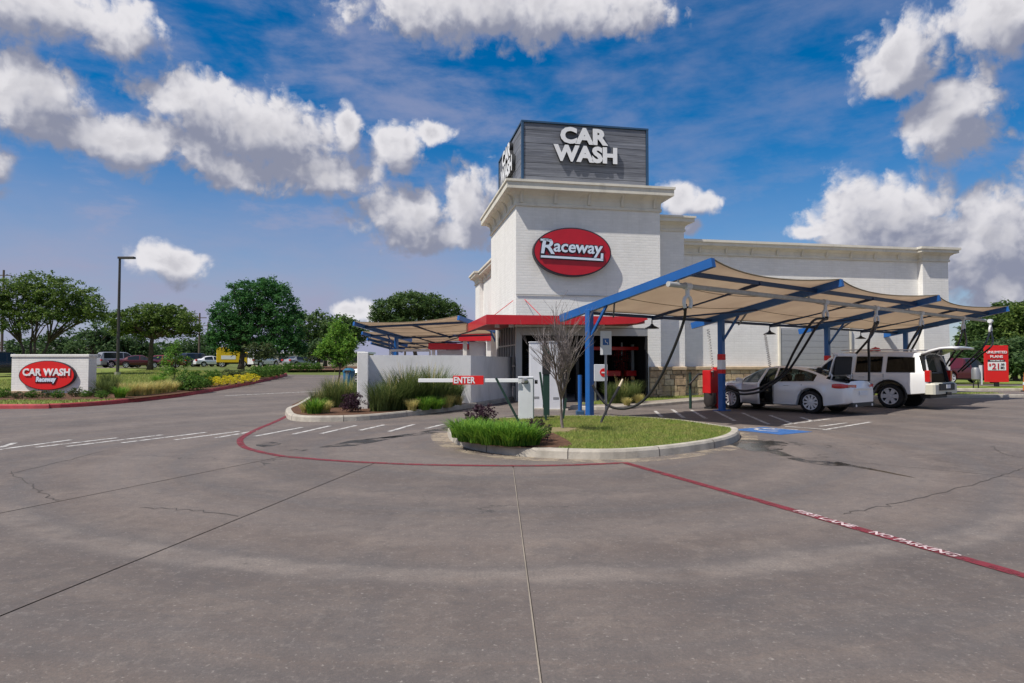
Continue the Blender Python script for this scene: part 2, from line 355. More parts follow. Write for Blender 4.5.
for nm, c, c2, tr in (('leaf_oak', (.135, .205, .045), (.080, .138, .032), .38), ('leaf_dark', (.066, .185, .050), (.036, .118, .034), .38),
                      ('leaf_bright', (.155, .31, .04), (.10, .22, .03), .4), ('leaf_mid', (.095, .165, .045), (.060, .110, .032), .35), ('leaf_olive', (.085, .115, .04), (.05, .07, .025), .25),
                      ('leaf_far', (.080, .145, .048), (.050, .095, .034), .35)):
    mat(nm, c, .6, col2=c2, scale=.8, island=.55, trans=tr, spec=.25)
for nm, c, c2 in (('blade_green', (.15, .30, .032), (.11, .23, .028)), ('blade_dull', (.125, .165, .05), (.085, .125, .036)), ('blade_yellow', (.56, .48, .20), (.42, .40, .13)),
                  ('blade_lawn', (.19, .27, .05), (.30, .29, .10)), ('leaf_purple', (.075, .035, .05), (.04, .02, .03)), ('flower_yellow', (.72, .62, .03), (.55, .50, .03)), ('leaf_shrub', (.10, .20, .03), (.07, .15, .024))):
    mat(nm, c, .6, col2=c2, scale=3, island=.5, trans=.3, spec=.2)
M = MATS
# ------------------------------------------------------------------ mesh helpers
class MB:
    def __init__(s): s.v = []; s.f = []
    def add(s, vs, fs):
        o = len(s.v); s.v += [tuple(v) for v in vs]; s.f += [tuple(i + o for i in f) for f in fs]; return s
    def box(s, x0, x1, y0, y1, z0, z1, mtx=None):
        vs = [Vector((x, y, z)) for z in (z0, z1) for y in (y0, y1) for x in (x0, x1)]
        if mtx: vs = [mtx @ v for v in vs]
        return s.add(vs, [(0, 2, 3, 1), (4, 5, 7, 6), (0, 1, 5, 4), (2, 6, 7, 3), (0, 4, 6, 2), (1, 3, 7, 5)])
    def bbox(s, x0, x1, y0, y1, z0, z1, b=.01, mtx=None):
        """box with chamfered vertical and top edges"""
        r = [(x0 + b, y0), (x1 - b, y0), (x1, y0 + b), (x1, y1 - b), (x1 - b, y1), (x0 + b, y1), (x0, y1 - b), (x0, y0 + b)]
        cx, cy = (x0 + x1) / 2, (y0 + y1) / 2
        sh = lambda p: (cx + (p[0] - cx) * (1 - 2 * b / max(.001, x1 - x0)), cy + (p[1] - cy) * (1 - 2 * b / max(.001, y1 - y0)))
        vs = [Vector((*p, z0)) for p in r] + [Vector((*p, z1 - b)) for p in r] + [Vector((*sh(p), z1)) for p in r]
        if mtx: vs = [mtx @ v for v in vs]
        n = 8; fs = [tuple(reversed(range(n))), tuple(range(2 * n, 3 * n))]
        for k in (0, n):
            for i in range(n): j = (i + 1) % n; fs.append((k + i, k + j, k + n + j, k + n + i))
        return s.add(vs, fs)
    def bar(s, a, b, w, h, up=(0, 0, 1)):
        a, b = Vector(a), Vector(b); d = (b - a).normalized(); up = Vector(up)
        if abs(d.dot(up)) > .98: up = Vector((1, 0, 0))
        sx = d.cross(up).normalized(); sz = sx.cross(d).normalized()
        vs = [p + sx * (i * w / 2) + sz * (j * h / 2) for p in (a, b) for i, j in ((-1, -1), (1, -1), (1, 1), (-1, 1))]
        return s.add(vs, [(3, 2, 1, 0), (4, 5, 6, 7), (0, 1, 5, 4), (1, 2, 6, 5), (2, 3, 7, 6), (3, 0, 4, 7)])
    def tube(s, pts, r, n=8, cap=True):
        pts = [Vector(p) for p in pts]; rs = r if isinstance(r, (list, tuple)) else [r] * len(pts)
        o = len(s.v); ref = Vector((0, 0, 1)); prev = None
        for i, p in enumerate(pts):
            d = (pts[min(i + 1, len(pts) - 1)] - pts[max(i - 1, 0)])
            d = d.normalized() if d.length > 1e-9 else Vector((0, 0, 1))
            if prev is None: x = d.cross(ref if abs(d.z) < .95 else Vector((1, 0, 0))).normalized()
            else:
                x = prev - d * prev.dot(d); x = x.normalized() if x.length > 1e-6 else d.orthogonal().normalized()
            prev = x; y = d.cross(x)
            for k in range(n):
                a = 2 * math.pi * k / n; s.v.append(tuple(p + (x * math.cos(a) + y * math.sin(a)) * rs[i]))
        for i in range(len(pts) - 1):
            for k in range(n):
                k2 = (k + 1) % n; s.f.append((o + i * n + k, o + i * n + k2, o + (i + 1) * n + k2, o + (i + 1) * n + k))
        if cap:
            s.f.append(tuple(o + k for k in reversed(range(n)))); e = o + (len(pts) - 1) * n; s.f.append(tuple(e + k for k in range(n)))
        return s
    def lathe(s, prof, n=24, mtx=None, closed=False):
        """profile of (radius, height) turned round z"""
        o = len(s.v)
        for (r, z) in prof:
            for k in range(n):
                a = 2 * math.pi * k / n; v = Vector((r * math.cos(a), r * math.sin(a), z)); s.v.append(tuple(mtx @ v if mtx else v))
        m = len(prof)
        for i in range(m - 1 + (1 if closed else 0)):
            for k in range(n):
                k2 = (k + 1) % n; i2 = (i + 1) % m; s.f.append((o + i * n + k, o + i * n + k2, o + i2 * n + k2, o + i2 * n + k))
        return s
    def prism(s, poly, z0, z1, mtx=None):
        n = len(poly); vs = [Vector((x, y, z)) for z in (z0, z1) for x, y in poly]
        if mtx: vs = [mtx @ v for v in vs]
        return s.add(vs, [tuple(reversed(range(n))), tuple(range(n, 2 * n))] + [(i, (i + 1) % n, n + (i + 1) % n, n + i) for i in range(n)])
    def quad(s, a, b, c, d): return s.add([a, b, c, d], [(0, 1, 2, 3)])
    def mesh(s, name, m=None, smooth=False, fix=True):
        me = bpy.data.meshes.new(name); me.from_pydata(s.v, [], s.f)
        if fix:
            bm = bmesh.new(); bm.from_mesh(me); bmesh.ops.recalc_face_normals(bm, faces=bm.faces); bm.to_mesh(me); bm.free()
        if m: me.materials.append(M[m] if isinstance(m, str) else m)
        if smooth:
            me.polygons.foreach_set('use_smooth', [True] * len(me.polygons)); me.update()
        return me
    def build(s, name, m, parent=None, smooth=False, fix=True):
        o = bpy.data.objects.new(name, s.mesh(name, m, smooth, fix)); COL.objects.link(o)
        if parent: o.parent = parent
        return o
def obj(name, me, parent=None):
    o = bpy.data.objects.new(name, me); COL.objects.link(o)
    if parent: o.parent = parent
    return o
def autosmooth(o, ang=35):
    me = o.data; me.polygons.foreach_set('use_smooth', [True] * len(me.polygons))
    bm = bmesh.new(); bm.from_mesh(me)
    for e in bm.edges:
        if len(e.link_faces) == 2 and e.calc_face_angle(0) > R(ang): e.smooth = False
    bm.to_mesh(me); bm.free(); return o
def tag(o, label, cat, group=None):
    o['label'] = label; o['category'] = cat
    if group: o['group'] = group
    return o
def root(name, loc, label, cat, rz=0.0, group=None):
    o = bpy.data.objects.new(name, None); COL.objects.link(o); o.location = loc; o.rotation_euler = (0, 0, rz); o.empty_display_size = .3
    return tag(o, label, cat, group)
def struct(o, kind='structure'): o['kind'] = kind; return o
def copy_tree(o, parent=None):
    c = o.copy(); COL.objects.link(c)
    if parent: c.parent = parent
    for ch in list(o.children): copy_tree(ch, c)
    return c
def text_mesh(name, s, size, depth, m, offset=0.0, shear=0.0, spacing=1.0, align='CENTER', bevel=0.0):
    cu = bpy.data.curves.new(name, 'FONT'); cu.body = s; cu.size = size; cu.extrude = depth; cu.offset = offset; cu.shear = shear; cu.space_character = spacing
    cu.align_x = align; cu.align_y = 'CENTER'; cu.resolution_u = 3; cu.bevel_depth = bevel
    o = bpy.data.objects.new(name, cu); COL.objects.link(o)
    dg = bpy.context.evaluated_depsgraph_get(); me = bpy.data.meshes.new_from_object(o.evaluated_get(dg))
    bpy.data.objects.remove(o); bpy.data.curves.remove(cu)
    me.name = name; me.materials.clear(); me.materials.append(M[m]); return me
def drape(name, poly, lift, m, parent=None, step=4.0, thick=0.0, follow=True):
    """flat or terrain-following sheet from a plan outline"""
    bm = bmesh.new()
    vs = [bm.verts.new((p[0], p[1], 0)) for p in poly]; bm.faces.new(vs)
    if follow:
        xs = [p[0] for p in poly]; ys = [p[1] for p in poly]
        for ax, lo, hi, a0, a1 in ((0, min(xs), max(xs), -15, -2), (1, min(ys), max(ys), 20, 84)):
            k = max(lo, a0)
            while k < min(hi, a1):
                k += step
                no = (1, 0, 0) if ax == 0 else (0, 1, 0); co = (k, 0, 0) if ax == 0 else (0, k, 0)
                if lo < k < hi: bmesh.ops.bisect_plane(bm, geom=bm.verts[:] + bm.edges[:] + bm.faces[:], plane_co=co, plane_no=no)
        for v in bm.verts: v.co.z = T(v.co.x, v.co.y) + lift
    else:
        for v in bm.verts: v.co.z = lift
    bmesh.ops.recalc_face_normals(bm, faces=bm.faces)
    if sum(f.normal.z for f in bm.faces) < 0: bmesh.ops.reverse_faces(bm, faces=bm.faces)
    if thick > 0:
        g = bmesh.ops.extrude_face_region(bm, geom=bm.faces[:])
        # extruded copy becomes the top
        for v in [e for e in g['geom'] if isinstance(e, bmesh.types.BMVert)]: v.co.z += thick
        bmesh.ops.recalc_face_normals(bm, faces=bm.faces)
    me = bpy.data.meshes.new(name); bm.to_mesh(me); bm.free(); me.materials.append(M[m])
    return obj(name, me, parent)
def smooth_line(pts, n=6):
    """Catmull-Rom through plan points"""
    P = [Vector((p[0], p[1])) for p in pts]; out = []
    for i in range(len(P) - 1):
        p0, p1, p2, p3 = P[max(i - 1, 0)], P[i], P[i + 1], P[min(i + 2, len(P) - 1)]
        for k in range(n):
            t = k / n
            out.append(.5 * ((2 * p1) + (-p0 + p2) * t + (2 * p0 - 5 * p1 + 4 * p2 - p3) * t * t + (-p0 + 3 * p1 - 3 * p2 + p3) * t ** 3))
    out.append(P[-1]); return [(p.x, p.y) for p in out]
def offset_line(pts, d, closed=False):
    out = []; n = len(pts)
    for i, p in enumerate(pts):
        a = Vector(pts[(i - 1) % n] if closed else pts[max(i - 1, 0)]); b = Vector(pts[(i + 1) % n] if closed else pts[min(i + 1, n - 1)])
        t = (b - a); t = t.normalized() if t.length > 1e-9 else Vector((1, 0))
        out.append((p[0] - t.y * d, p[1] + t.x * d))
    return out
def ribbon(name, pts, width, lift, m, parent=None):
    l, r = offset_line(pts, width / 2), offset_line(pts, -width / 2); mb = MB(); n = len(pts)
    mb.add([(x, y, T(x, y) + lift) for x, y in l] + [(x, y, T(x, y) + lift) for x, y in r], [(i, n + i, n + i + 1, i + 1) for i in range(n - 1)])
    o = mb.build(name, m, parent, fix=False)
    if o.data.polygons[0].normal.z < 0: o.data.flip_normals()
    return o
def kerb(name, pts, m, parent=None, width=.16, h=.15, gutter=0.0, side=1, closed=False):
    """kerb swept along a line; side=+1 puts the body to the left of the walking direction"""
    prof = [(0, -.05), (.02, h * .75), (.045, h), (width, h), (width, -.05)]
    mb = MB(); n = len(pts); lines = [offset_line(pts, side * a, closed) for a, _ in prof]
    for ln, (_, z) in zip(lines, prof): mb.v += [(x, y, T(x, y) + z) for x, y in ln]
    for j in range(len(prof) - 1):
        for i in range(n if closed else n - 1):
            k = (i + 1) % n; mb.f.append((j * n + i, j * n + k, (j + 1) * n + k, (j + 1) * n + i))
    return mb.build(name, m, parent)
# ------------------------------------------------------------------ ground
def build_ground():
    bm = bmesh.new(); xs = [-1500, -500, -200, -90, -40, -25, -18, -13, -11, -9, -7, -5, -3.5, 10, 40, 90, 300, 1500]
    ys = [-600, -100, -20, 10, 22, 28, 34, 40, 46, 52, 58, 64, 70, 76, 82, 120, 300, 800, 2000]
    V = [[bm.verts.new((x, y, T(x, y) - .06)) for x in xs] for y in ys]
    for j in range(len(ys) - 1):
        for i in range(len(xs) - 1): bm.faces.new((V[j][i], V[j][i + 1], V[j + 1][i + 1], V[j + 1][i]))
    me = bpy.data.meshes.new('ground'); bm.to_mesh(me); bm.free(); me.materials.append(M['field']); struct(obj('ground', me))
build_ground()
def gp(px, py, lift=0.0): p = ground_pt(px, py, lift); return (p.x, p.y)
def line_x(p, q, y): return p[0] + (q[0] - p[0]) * (y - p[1]) / (q[1] - p[1])
RED_ARC = smooth_line([gp(283, 456.5), gp(330, 460.5), gp(375, 463), gp(430, 465), gp(513, 466), gp(570, 465.3), gp(625, 463)], 4)
RED_END = gp(1024, 576); K0 = RED_ARC[-1]
def ext(p, q, y): return (line_x(p, q, y), y)
JA, JB, JC = (gp(0, 513), gp(265, 460)), (gp(0, 612), gp(340, 475)), (gp(540, 683), gp(513, 470))
def build_pavement():
    g = .008
    ia = 0; ib = 8; ic = 16
    NEAR = -15
    F = [(-90, NEAR), (line_x(*JA, NEAR) - g, NEAR), (RED_ARC[0][0] - g, RED_ARC[0][1] + g)] + [(x, y + g) for x, y in RED_ARC[1:]] + [(line_x(K0, RED_END, NEAR) + g, NEAR), (60, NEAR), (60, 95), (-90, 95)]
    pv = drape('pavement', F, 0.0, 'pavement'); struct(pv)
    struct(drape('joint_bed', [(-16, NEAR), (12, NEAR), (12, 11), (-16, 11)], -.011, 'joint', follow=False))
    def slab(poly):
        o = drape('concrete_slab', poly, 0.0, 'pavement', pv, follow=False); return o
    slab([(line_x(*JA, NEAR) + g, NEAR), (line_x(*JB, NEAR) - g, NEAR), (RED_ARC[ib][0] - g, RED_ARC[ib][1] - g)] + [(x, y - g) for x, y in reversed(RED_ARC[1:ib])] + [(RED_ARC[0][0] + g, RED_ARC[0][1] - g)])
    slab([(line_x(*JB, NEAR) + g, NEAR), (line_x(*JC, NEAR) - .008, NEAR), (RED_ARC[ic][0] - .008, RED_ARC[ic][1] - g)] + [(x, y - g) for x, y in reversed(RED_ARC[ib + 1:ic])] + [(RED_ARC[ib][0] + g, RED_ARC[ib][1] - g)])
    slab([(line_x(*JC, NEAR) + .008, NEAR), (line_x(K0, RED_END, NEAR) - g, NEAR), (K0[0] - g, K0[1] - g)] + [(x, y - g) for x, y in reversed(RED_ARC[ic + 1:-1])] + [(RED_ARC[ic][0] + .008, RED_ARC[ic][1] - g)])
    # pale sealant in the middle joint
    ribbon('joint_sealant', [(line_x(*JC, y), y) for y in (-6, 0, 2, 3, 4, 5, 6, 7, 8, 9, 9.4)], .017, -.003, 'sidewalk', pv)
    # fire lane line
    left = smooth_line([gp(291, 414), gp(276, 421.5), gp(258, 429), gp(243, 437), gp(240, 441.5), gp(244, 447), gp(260, 452), gp(283, 456.5)], 4)
    far = ext(K0, RED_END, -6)
    n = 24
    diag = [(K0[0] + (far[0] - K0[0]) * k / n, K0[1] + (far[1] - K0[1]) * k / n) for k in range(1, n + 1)]
    ribbon('fire_lane_line', left + RED_ARC[1:] + diag, .12, .006, 'red_paint', pv)
    d = (Vector(RED_END) - Vector(K0)).normalized(); ang = math.atan2(d.y, d.x)
    for s, a, b in (('FIRE LANE', (795, 511.5), (861, 527)), ('NO PARKING', (879, 532), (966, 556))):
        A, B = Vector(gp(*a)), Vector(gp(*b)); me = text_mesh('painted_letters', s, .15, 0.0, 'white_letter', offset=.004)
        xs = [v.co.x for v in me.vertices]; ys = [v.co.y for v in me.vertices]
        k = (B - A).length / (max(xs) - min(xs)); ky = .105 / (max(ys) - min(ys))
        o = obj('painted_letters', me, pv); o.scale = (k, ky, 1); c = (A + B) / 2
        # letters sit centred on the red line
        t = (c - Vector(K0)).dot(d); c = Vector(K0) + d * t
        o.location = (c.x, c.y, .010); o.rotation_euler = (0, 0, ang)
    # white hatching
    ST = [((0, 447.7), (15, 443)), ((-40, 455), (71, 440)), ((-90, 453), (0, 442)), ((36, 447.5), (117, 438)), ((67, 446.7), (162, 435)), ((122, 443), (206, 432.5)), ((175, 440), (239, 431.5)), ((216, 438), (256, 431)),
          ((255, 436.4), (302, 427.5)), ((292.7, 434.5), (330, 426)), ((321, 433.8), (356, 425.6)), ((360, 430.5), (384, 425)), ((389, 431.7), (414, 424.5)), ((426, 428.6), (443, 424.5))]
    for a, b in ST: ribbon('white_stripe', [gp(*a), gp(*b)], .105, .005, 'white_paint', pv)
    for a, b in (((225, 396), (318, 391.5)),): ribbon('white_stripe', [gp(a[0] + (b[0] - a[0]) * k / 6, a[1] + (b[1] - a[1]) * k / 6) for k in range(7)], .22, .012, 'white_paint', pv)
    for ln in ([(742.5, 413), (769, 424.5)], [(769, 415), (793, 424)], [(800, 417), (813, 421.5)], [(691, 410), (706, 418.6)], [(715, 411), (735, 421)], [(783, 425), (830, 419)], [(785, 426.5), (826, 429.5)], [(824, 430), (871, 422)], [(820, 426.5), (846, 423)], [(672, 409.5), (684, 418)], [(655, 411), (662, 417)]):
        ribbon('stall_line', [gp(*p) for p in ln], .10, .005, 'white_paint', pv)
    # accessible-bay symbol
    q = [gp(738, 428.5), gp(770, 427.5), gp(806, 431.5), gp(775, 436.5)]
    ribbon('accessible_symbol_field', [((q[0][0] + q[3][0]) / 2, (q[0][1] + q[3][1]) / 2), ((q[1][0] + q[2][0]) / 2, (q[1][1] + q[2][1]) / 2)], 1.25, .005, 'blue_paint', pv)
    c = Vector(((q[0][0] + q[2][0]) / 2, (q[0][1] + q[2][1]) / 2)); ax = Vector((.61, -.79)); ay = Vector((.79, .61))
    P = lambda x, y: tuple(c + ax * x + ay * y)
    sym = [[(.30 * math.cos(a) - .0, .30 * math.sin(a) - .05) for a in [R(100 + 26 * k) for k in range(10)]], [(-.55, 0.), (.0, .08), (.05, .36), (.40, .42)], [(-.15, .06), (-.15, .34)], [(-.68, .0), (-.60, .0)]]
    for ln in sym: ribbon('accessible_symbol', [P(*p) for p in ln], .09, .010, 'white_paint', pv)
    return pv
PAVE = build_pavement()
def crack(pts, w0=.012):
    """a real crack: a thin jagged strip of dark filler"""
    P = smooth_line([gp(*p) for p in pts], 10); rnd = random.Random(int(pts[0][0])); q = []
    for i, p in enumerate(P): q.append((p[0] + rnd.gauss(0, .014), p[1] + rnd.gauss(0, .02)))
    ribbon('crack', q, w0, .0035, 'joint', PAVE)
for c in ([(8, 472), (28, 484), (40, 492), (57, 501)], [(140, 508), (190, 510), (238, 516)], [(842, 514), (890, 505), (945, 492), (1000, 476), (1024, 468)], [(992, 446), (1000, 452), (1012, 456), (1024, 458)], [(0, 438), (56, 435), (110, 431), (150, 427)], [(770, 455), (850, 462), (960, 472), (1024, 478)], [(10, 474), (60, 462), (110, 450), (150, 445)]): crack(c)
def stain(name, pts, widths, m):
    mb = MB(); n = len(pts); d = offset_line(pts, 1.0)
    L = [Vector(b) - Vector(a) for a, b in zip(pts, d)]
    vs = [(p[0] + l.x * w_, p[1] + l.y * w_, .003) for p, l, w_ in zip(pts, L, widths)] + [(p[0] - l.x * w_, p[1] - l.y * w_, .003) for p, l, w_ in zip(pts, L, widths)]
    mb.add(vs, [(i, n + i, n + i + 1, i + 1) for i in range(n - 1)]); o = mb.build(name, m, PAVE, fix=False)
    if o.data.polygons[0].normal.z < 0: o.data.flip_normals()
    o.data.attributes.new('edge', 'FLOAT', 'POINT')
def stain_mat(name, col, rough, dens):
    m = mat(name, col, rough); t = m.node_tree; b = t.nodes['Principled BSDF']; out = t.nodes['Material Output']; tc = nn(t, 'ShaderNodeTexCoord')
    n = nn(t, 'ShaderNodeTexNoise'); n.inputs['Scale'].default_value = 1.8; n.inputs['Detail'].default_value = 8; n.inputs['Roughness'].default_value = .7; lk(t, tc.outputs['Object'], n.inputs['Vector'])
    tr = nn(t, 'ShaderNodeBsdfTransparent'); mx = nn(t, 'ShaderNodeMixShader')
    lk(t, mth(t, 'MULTIPLY', smoothstep(t, .40, .56, n.outputs[0]), dens), mx.inputs[0]); lk(t, tr.outputs[0], mx.inputs[1]); lk(t, b.outputs[0], mx.inputs[2]); lk(t, mx.outputs[0], out.inputs[0])
stain_mat('wet', (.030, .027, .022), .12, .85)
stain_mat('rubber', (.035, .035, .034), .7, .7)
stain('wet_trickle', smooth_line([gp(752, 440), gp(762, 449), gp(775, 452), gp(800, 460), gp(830, 463.5), gp(852, 466), gp(880, 471), gp(915, 478)], 5),
      [.25, .55, .6, .5, .4, .35, .3, .28, .2, .15, .13, .12, .1, .1, .1, .1, .12, .16, .2, .24, .26, .25, .2, .15, .1, .08, .07, .07, .06, .05, .05, .04, .04, .03, .02, .01], 'wet')
for pts, wd in ((((320, 447.5), (345, 445), (362, 441.5), (400, 436)), (.05, .25, .3, .1)), (((256, 445), (268, 444.5), (280, 444.5)), (.1, .4, .1)), (((365, 440), (420, 434), (470, 425), (520, 415)), (.05, .22, .3, .1)), (((290, 450), (306, 450.5)), (.1, .1))):
    stain('rubber_mark', [gp(*p) for p in pts], wd, 'rubber')
# ---- kerbed island with the gate
ISL_F = [gp(447, 434), gp(451, 441), gp(470, 449), gp(520, 456.5), gp(600, 459.8), gp(660, 456.5), gp(715, 448.5), gp(737, 441.5)]
ISL_B = [gp(739, 435), gp(722, 432), gp(680, 425.5), gp(630, 422), gp(570, 421), gp(510, 423), gp(465, 427.5)]
ISL = smooth_line(ISL_F + ISL_B + [ISL_F[0]], 5)[:-1]
def ring_area(p): return sum(p[i][0] * p[(i + 1) % len(p)][1] - p[(i + 1) % len(p)][0] * p[i][1] for i in range(len(p)))
if ring_area(ISL) < 0: ISL.reverse()
ISLK = struct(kerb('gate_island_kerb', ISL, 'kerb', width=.17, h=.15, side=1, closed=True))
struct(drape('gate_island_lawn', offset_line(ISL, .165, True), .142, 'lawn', follow=False))
stain_mat('sand_dust', (.36, .295, .22), .9, .75)
struct(drape('gate_island_apron', offset_line(ISL, -.34, True), .0025, 'sand_dust', follow=False))
MUL1 = smooth_line([gp(458, 441.5, .15), gp(500, 446.5, .15), gp(545, 447.5, .15), gp(572, 445, .15), gp(560, 436, .15), gp(545, 431, .15), gp(500, 424, .15), gp(460, 429, .15)], 3)
BARE = [(.85 + .55 * math.cos(a) * (1 + .25 * math.sin(3 * a)), 13.25 + .75 * math.sin(a) * (1 + .2 * math.cos(2 * a))) for a in [R(20 * k) for k in range(18)]]
mat('bare_soil', (.26, .19, .11), .95, col2=(.19, .17, .06), scale=5, bump=.6)
struct(drape('gate_island_soil', BARE, .146, 'bare_soil', follow=False))
struct(drape('gate_island_mulch', MUL1, .150, 'mulch', follow=False))
def kerb_joints(pts, par, every, closed=False):
    n = len(pts); acc = 0
    for i in range(1, n - 1):
        acc += (Vector(pts[i]) - Vector(pts[i - 1])).length
        if acc > every:
            acc = 0; t = (Vector(pts[i + 1]) - Vector(pts[i - 1])).normalized(); p = Vector(pts[i]) - Vector((-t.y, t.x)) * .003
            kerb('kerb_joint', [tuple(p - t * .007), tuple(p + t * .007)], 'joint', par, width=.178, h=.153)
kerb_joints(ISL, ISLK, 1.5)
# ---- wall bed
BED = smooth_line([gp(285, 415), gp(291, 420.5), gp(320, 422), gp(370, 420.3), gp(420, 415), gp(471, 408), gp(500, 403), gp(519, 399.5)], 4)
BED2 = BED + [(.3, 27.2), (-2.2, 28.2), (-6.5, 27.5), (-8.3, 27.0)] + [gp(292, 409)]
WBK = struct(kerb('wall_bed_kerb', BED, 'kerb', width=.17, h=.15, side=1)); kerb_joints(BED, WBK, 1.6)
bb = offset_line(BED, .16)
struct(drape('wall_bed_mulch', bb + BED2[len(BED):], .140, 'mulch', follow=False))
struct(kerb('wall_bed_kerb', [gp(292, 409), gp(285, 415)] if False else smooth_line([(-8.4, 27.1), gp(296, 408), gp(286, 412.5), gp(285, 415)], 4), 'kerb', width=.17, h=.15, side=1))
# ---- left lawn, red kerb
LK = [(-60, 19.0), (-30, 20.6)] + [gp(0, 409), gp(50, 408.3), gp(90, 406.3), gp(130, 402.6), gp(180, 396.8), gp(220, 390.3), gp(250, 384.3), gp(272, 379.3), gp(284, 376.3)]
LK = smooth_line(LK, 4)
END = LK[-1]
LK += [(END[0] - .5, END[1] + 2.2), (END[0] - 1.6, END[1] + 4), (END[0] - 4, END[1] + 5)]
struct(kerb('left_lawn_kerb', LK, 'kerb_red', width=.17, h=.15, side=1))
ll = offset_line(LK, .16)
struct(drape('left_lawn', ll + [(-34, 62), (-40, 66), (-90, 66), (-90, 20)], .142, 'lawn'))
MUL2 = [gp(*p, .15) for p in ((-60, 400), (60, 400.2), (100, 399.5), (135, 398.5), (180, 393.5), (219, 387.3), (250, 381.8), (270, 377.8), (262, 376.5), (215, 382), (160, 388), (100, 391), (-60, 391.5))]
struct(drape('sign_bed_mulch', MUL2, .152, 'mulch'))
# far verge beyond the drive
VG = [gp(282, 371.6), gp(310, 371.0), gp(345, 371.5)]
struct(drape('far_verge', [VG[0], VG[2], (VG[2][0] + 4, 78), (VG[0][0] - 6, 78)], .14, 'mulch'))
# ---- strip in front of the building
SW = [gp(570, 409.5), gp(612, 409.8), gp(650, 407), gp(690, 403.5), gp(720, 400.8)]
SW = smooth_line(SW, 3) + [(14.5, 26.9), (22.5, 28.6)]
LW = offset_line(SW, .95)
struct(kerb('building_kerb', SW, 'kerb', width=.15, h=.12, side=1))
struct(drape('building_sidewalk', offset_line(SW, .14) + list(reversed(LW)), .112, 'sidewalk', follow=False))
struct(drape('building_lawn', LW + [(22.5, 31), (4.0, 27.9), (4.0, 25.2)], .120, 'lawn', follow=False))
# ---- right side
struct(kerb('right_lawn_kerb', [(21.5, 35.2), (26, 34.9), (34, 34.6), (60, 34)], 'kerb', width=.17, h=.14, side=1))
struct(drape('right_lawn', [(21.5, 35.36), (26, 35.06), (34, 34.76), (60, 34.16), (60, 38.2), (21.5, 39)], .135, 'lawn', follow=False))
struct(drape('right_verge', [(24, 46), (60, 44), (60, 95), (30, 95)], .05, 'lawn', follow=False))
# ------------------------------------------------------------------ car wash building
BA = R(10.8); BC = Vector((.157, 25.5, 0))
def B2W(x, y, z=0): return Vector((BC.x + math.cos(BA) * x - math.sin(BA) * y, BC.y + math.sin(BA) * x + math.cos(BA) * y, z))
bld = root('car_wash_building', BC, 'white painted brick car wash building with corner tower and grey rooftop sign box', 'building', BA)
def box(name, m, x0, x1, y0, y1, z0, z1, par=bld, b=0):
    mb = MB(); (mb.bbox(x0, x1, y0, y1, z0, z1, b) if b else mb.box(x0, x1, y0, y1, z0, z1)); return mb.build(name, m, par)
def loop_profile(name, m, x0, x1, y0, y1, prof, par=bld):
    """moulding swept round a rectangle; prof = (outset, z)"""
    mb = MB(); n = len(prof)
    for o, z in prof: mb.v += [(x0 - o, y0 - o, z), (x1 + o, y0 - o, z), (x1 + o, y1 + o, z), (x0 - o, y1 + o, z)]
    for i in range(n - 1):
        for k in range(4): k2 = (k + 1) % 4; mb.f.append((i * 4 + k, i * 4 + k2, i * 4 + 4 + k2, i * 4 + 4 + k))
    return mb.build(name, m, par)
TX, TY, TZ = 6.05, 6.3, 8.55
OP0, OP1, OPZ = .26, 5.5, 2.92
# tower shell: front wall with the tunnel mouth cut out, left wall above the shop window
tw = MB()
tw.box(0, TX, 0, .3, OPZ, 7.8); tw.box(OP1, TX, 0, .3, 0, OPZ - .0)
tw.box(0, .3, .3, TY, 3.1, 7.8); tw.box(0, .3, 4.6, TY, 0, 3.1); tw.box(TX - .3, TX, .3, TY, 0, 7.8); tw.box(.3, TX - .3, TY - .3, TY, 0, 7.8)
tower = tw.build('tower_wall', 'white_brick', bld)
cor = [(.0, 7.72), (.06, 7.72), (.06, 7.82), (.03, 7.86), (.03, 8.02), (.08, 8.14), (.18, 8.23), (.30, 8.28), (.41, 8.29), (.44, 8.31), (.44, 8.55), (.485, 8.57), (.485, 8.66), (.2, 8.70), (-.6, 8.70)]
ct = loop_profile('tower_cornice', 'trim', 0, TX, 0, TY, cor)
def corbel_mesh(h, d, wd):
    mb = MB(); pr = [(0, 0), (-.07, 0), (-.09, .10 * h / .5)] + [(-.09 - (d - .09) * (1 - math.cos(t)), .2 * h + (.8 * h) * math.sin(t)) for t in [R(15 * k) for k in range(1, 7)]] + [(0, h)]
    n = len(pr); mb.add([(x, y, z) for x in (-wd / 2, wd / 2) for y, z in pr], [tuple(range(n)), tuple(reversed(range(n, 2 * n)))] + [(i, (i + 1) % n, n + (i + 1) % n, n + i) for i in range(n)])
    return mb.mesh('corbel', 'trim')
cm = corbel_mesh(.44, .36, .13)
for x in (.0 + .22, 1.6, 3.0, 4.4, 5.8):
    o = obj('corbel', cm, ct); o.location = (x, -.02, 7.845)
for y in (.45, 1.8, 3.2, 4.6, 5.9):
    o = obj('corbel', cm, ct); o.location = (-.02, y, 7.845); o.rotation_euler = (0, 0, R(-90))
box('tower_roof', 'roofing', .3, TX - .3, .3, TY - .3, 8.5, 8.56)
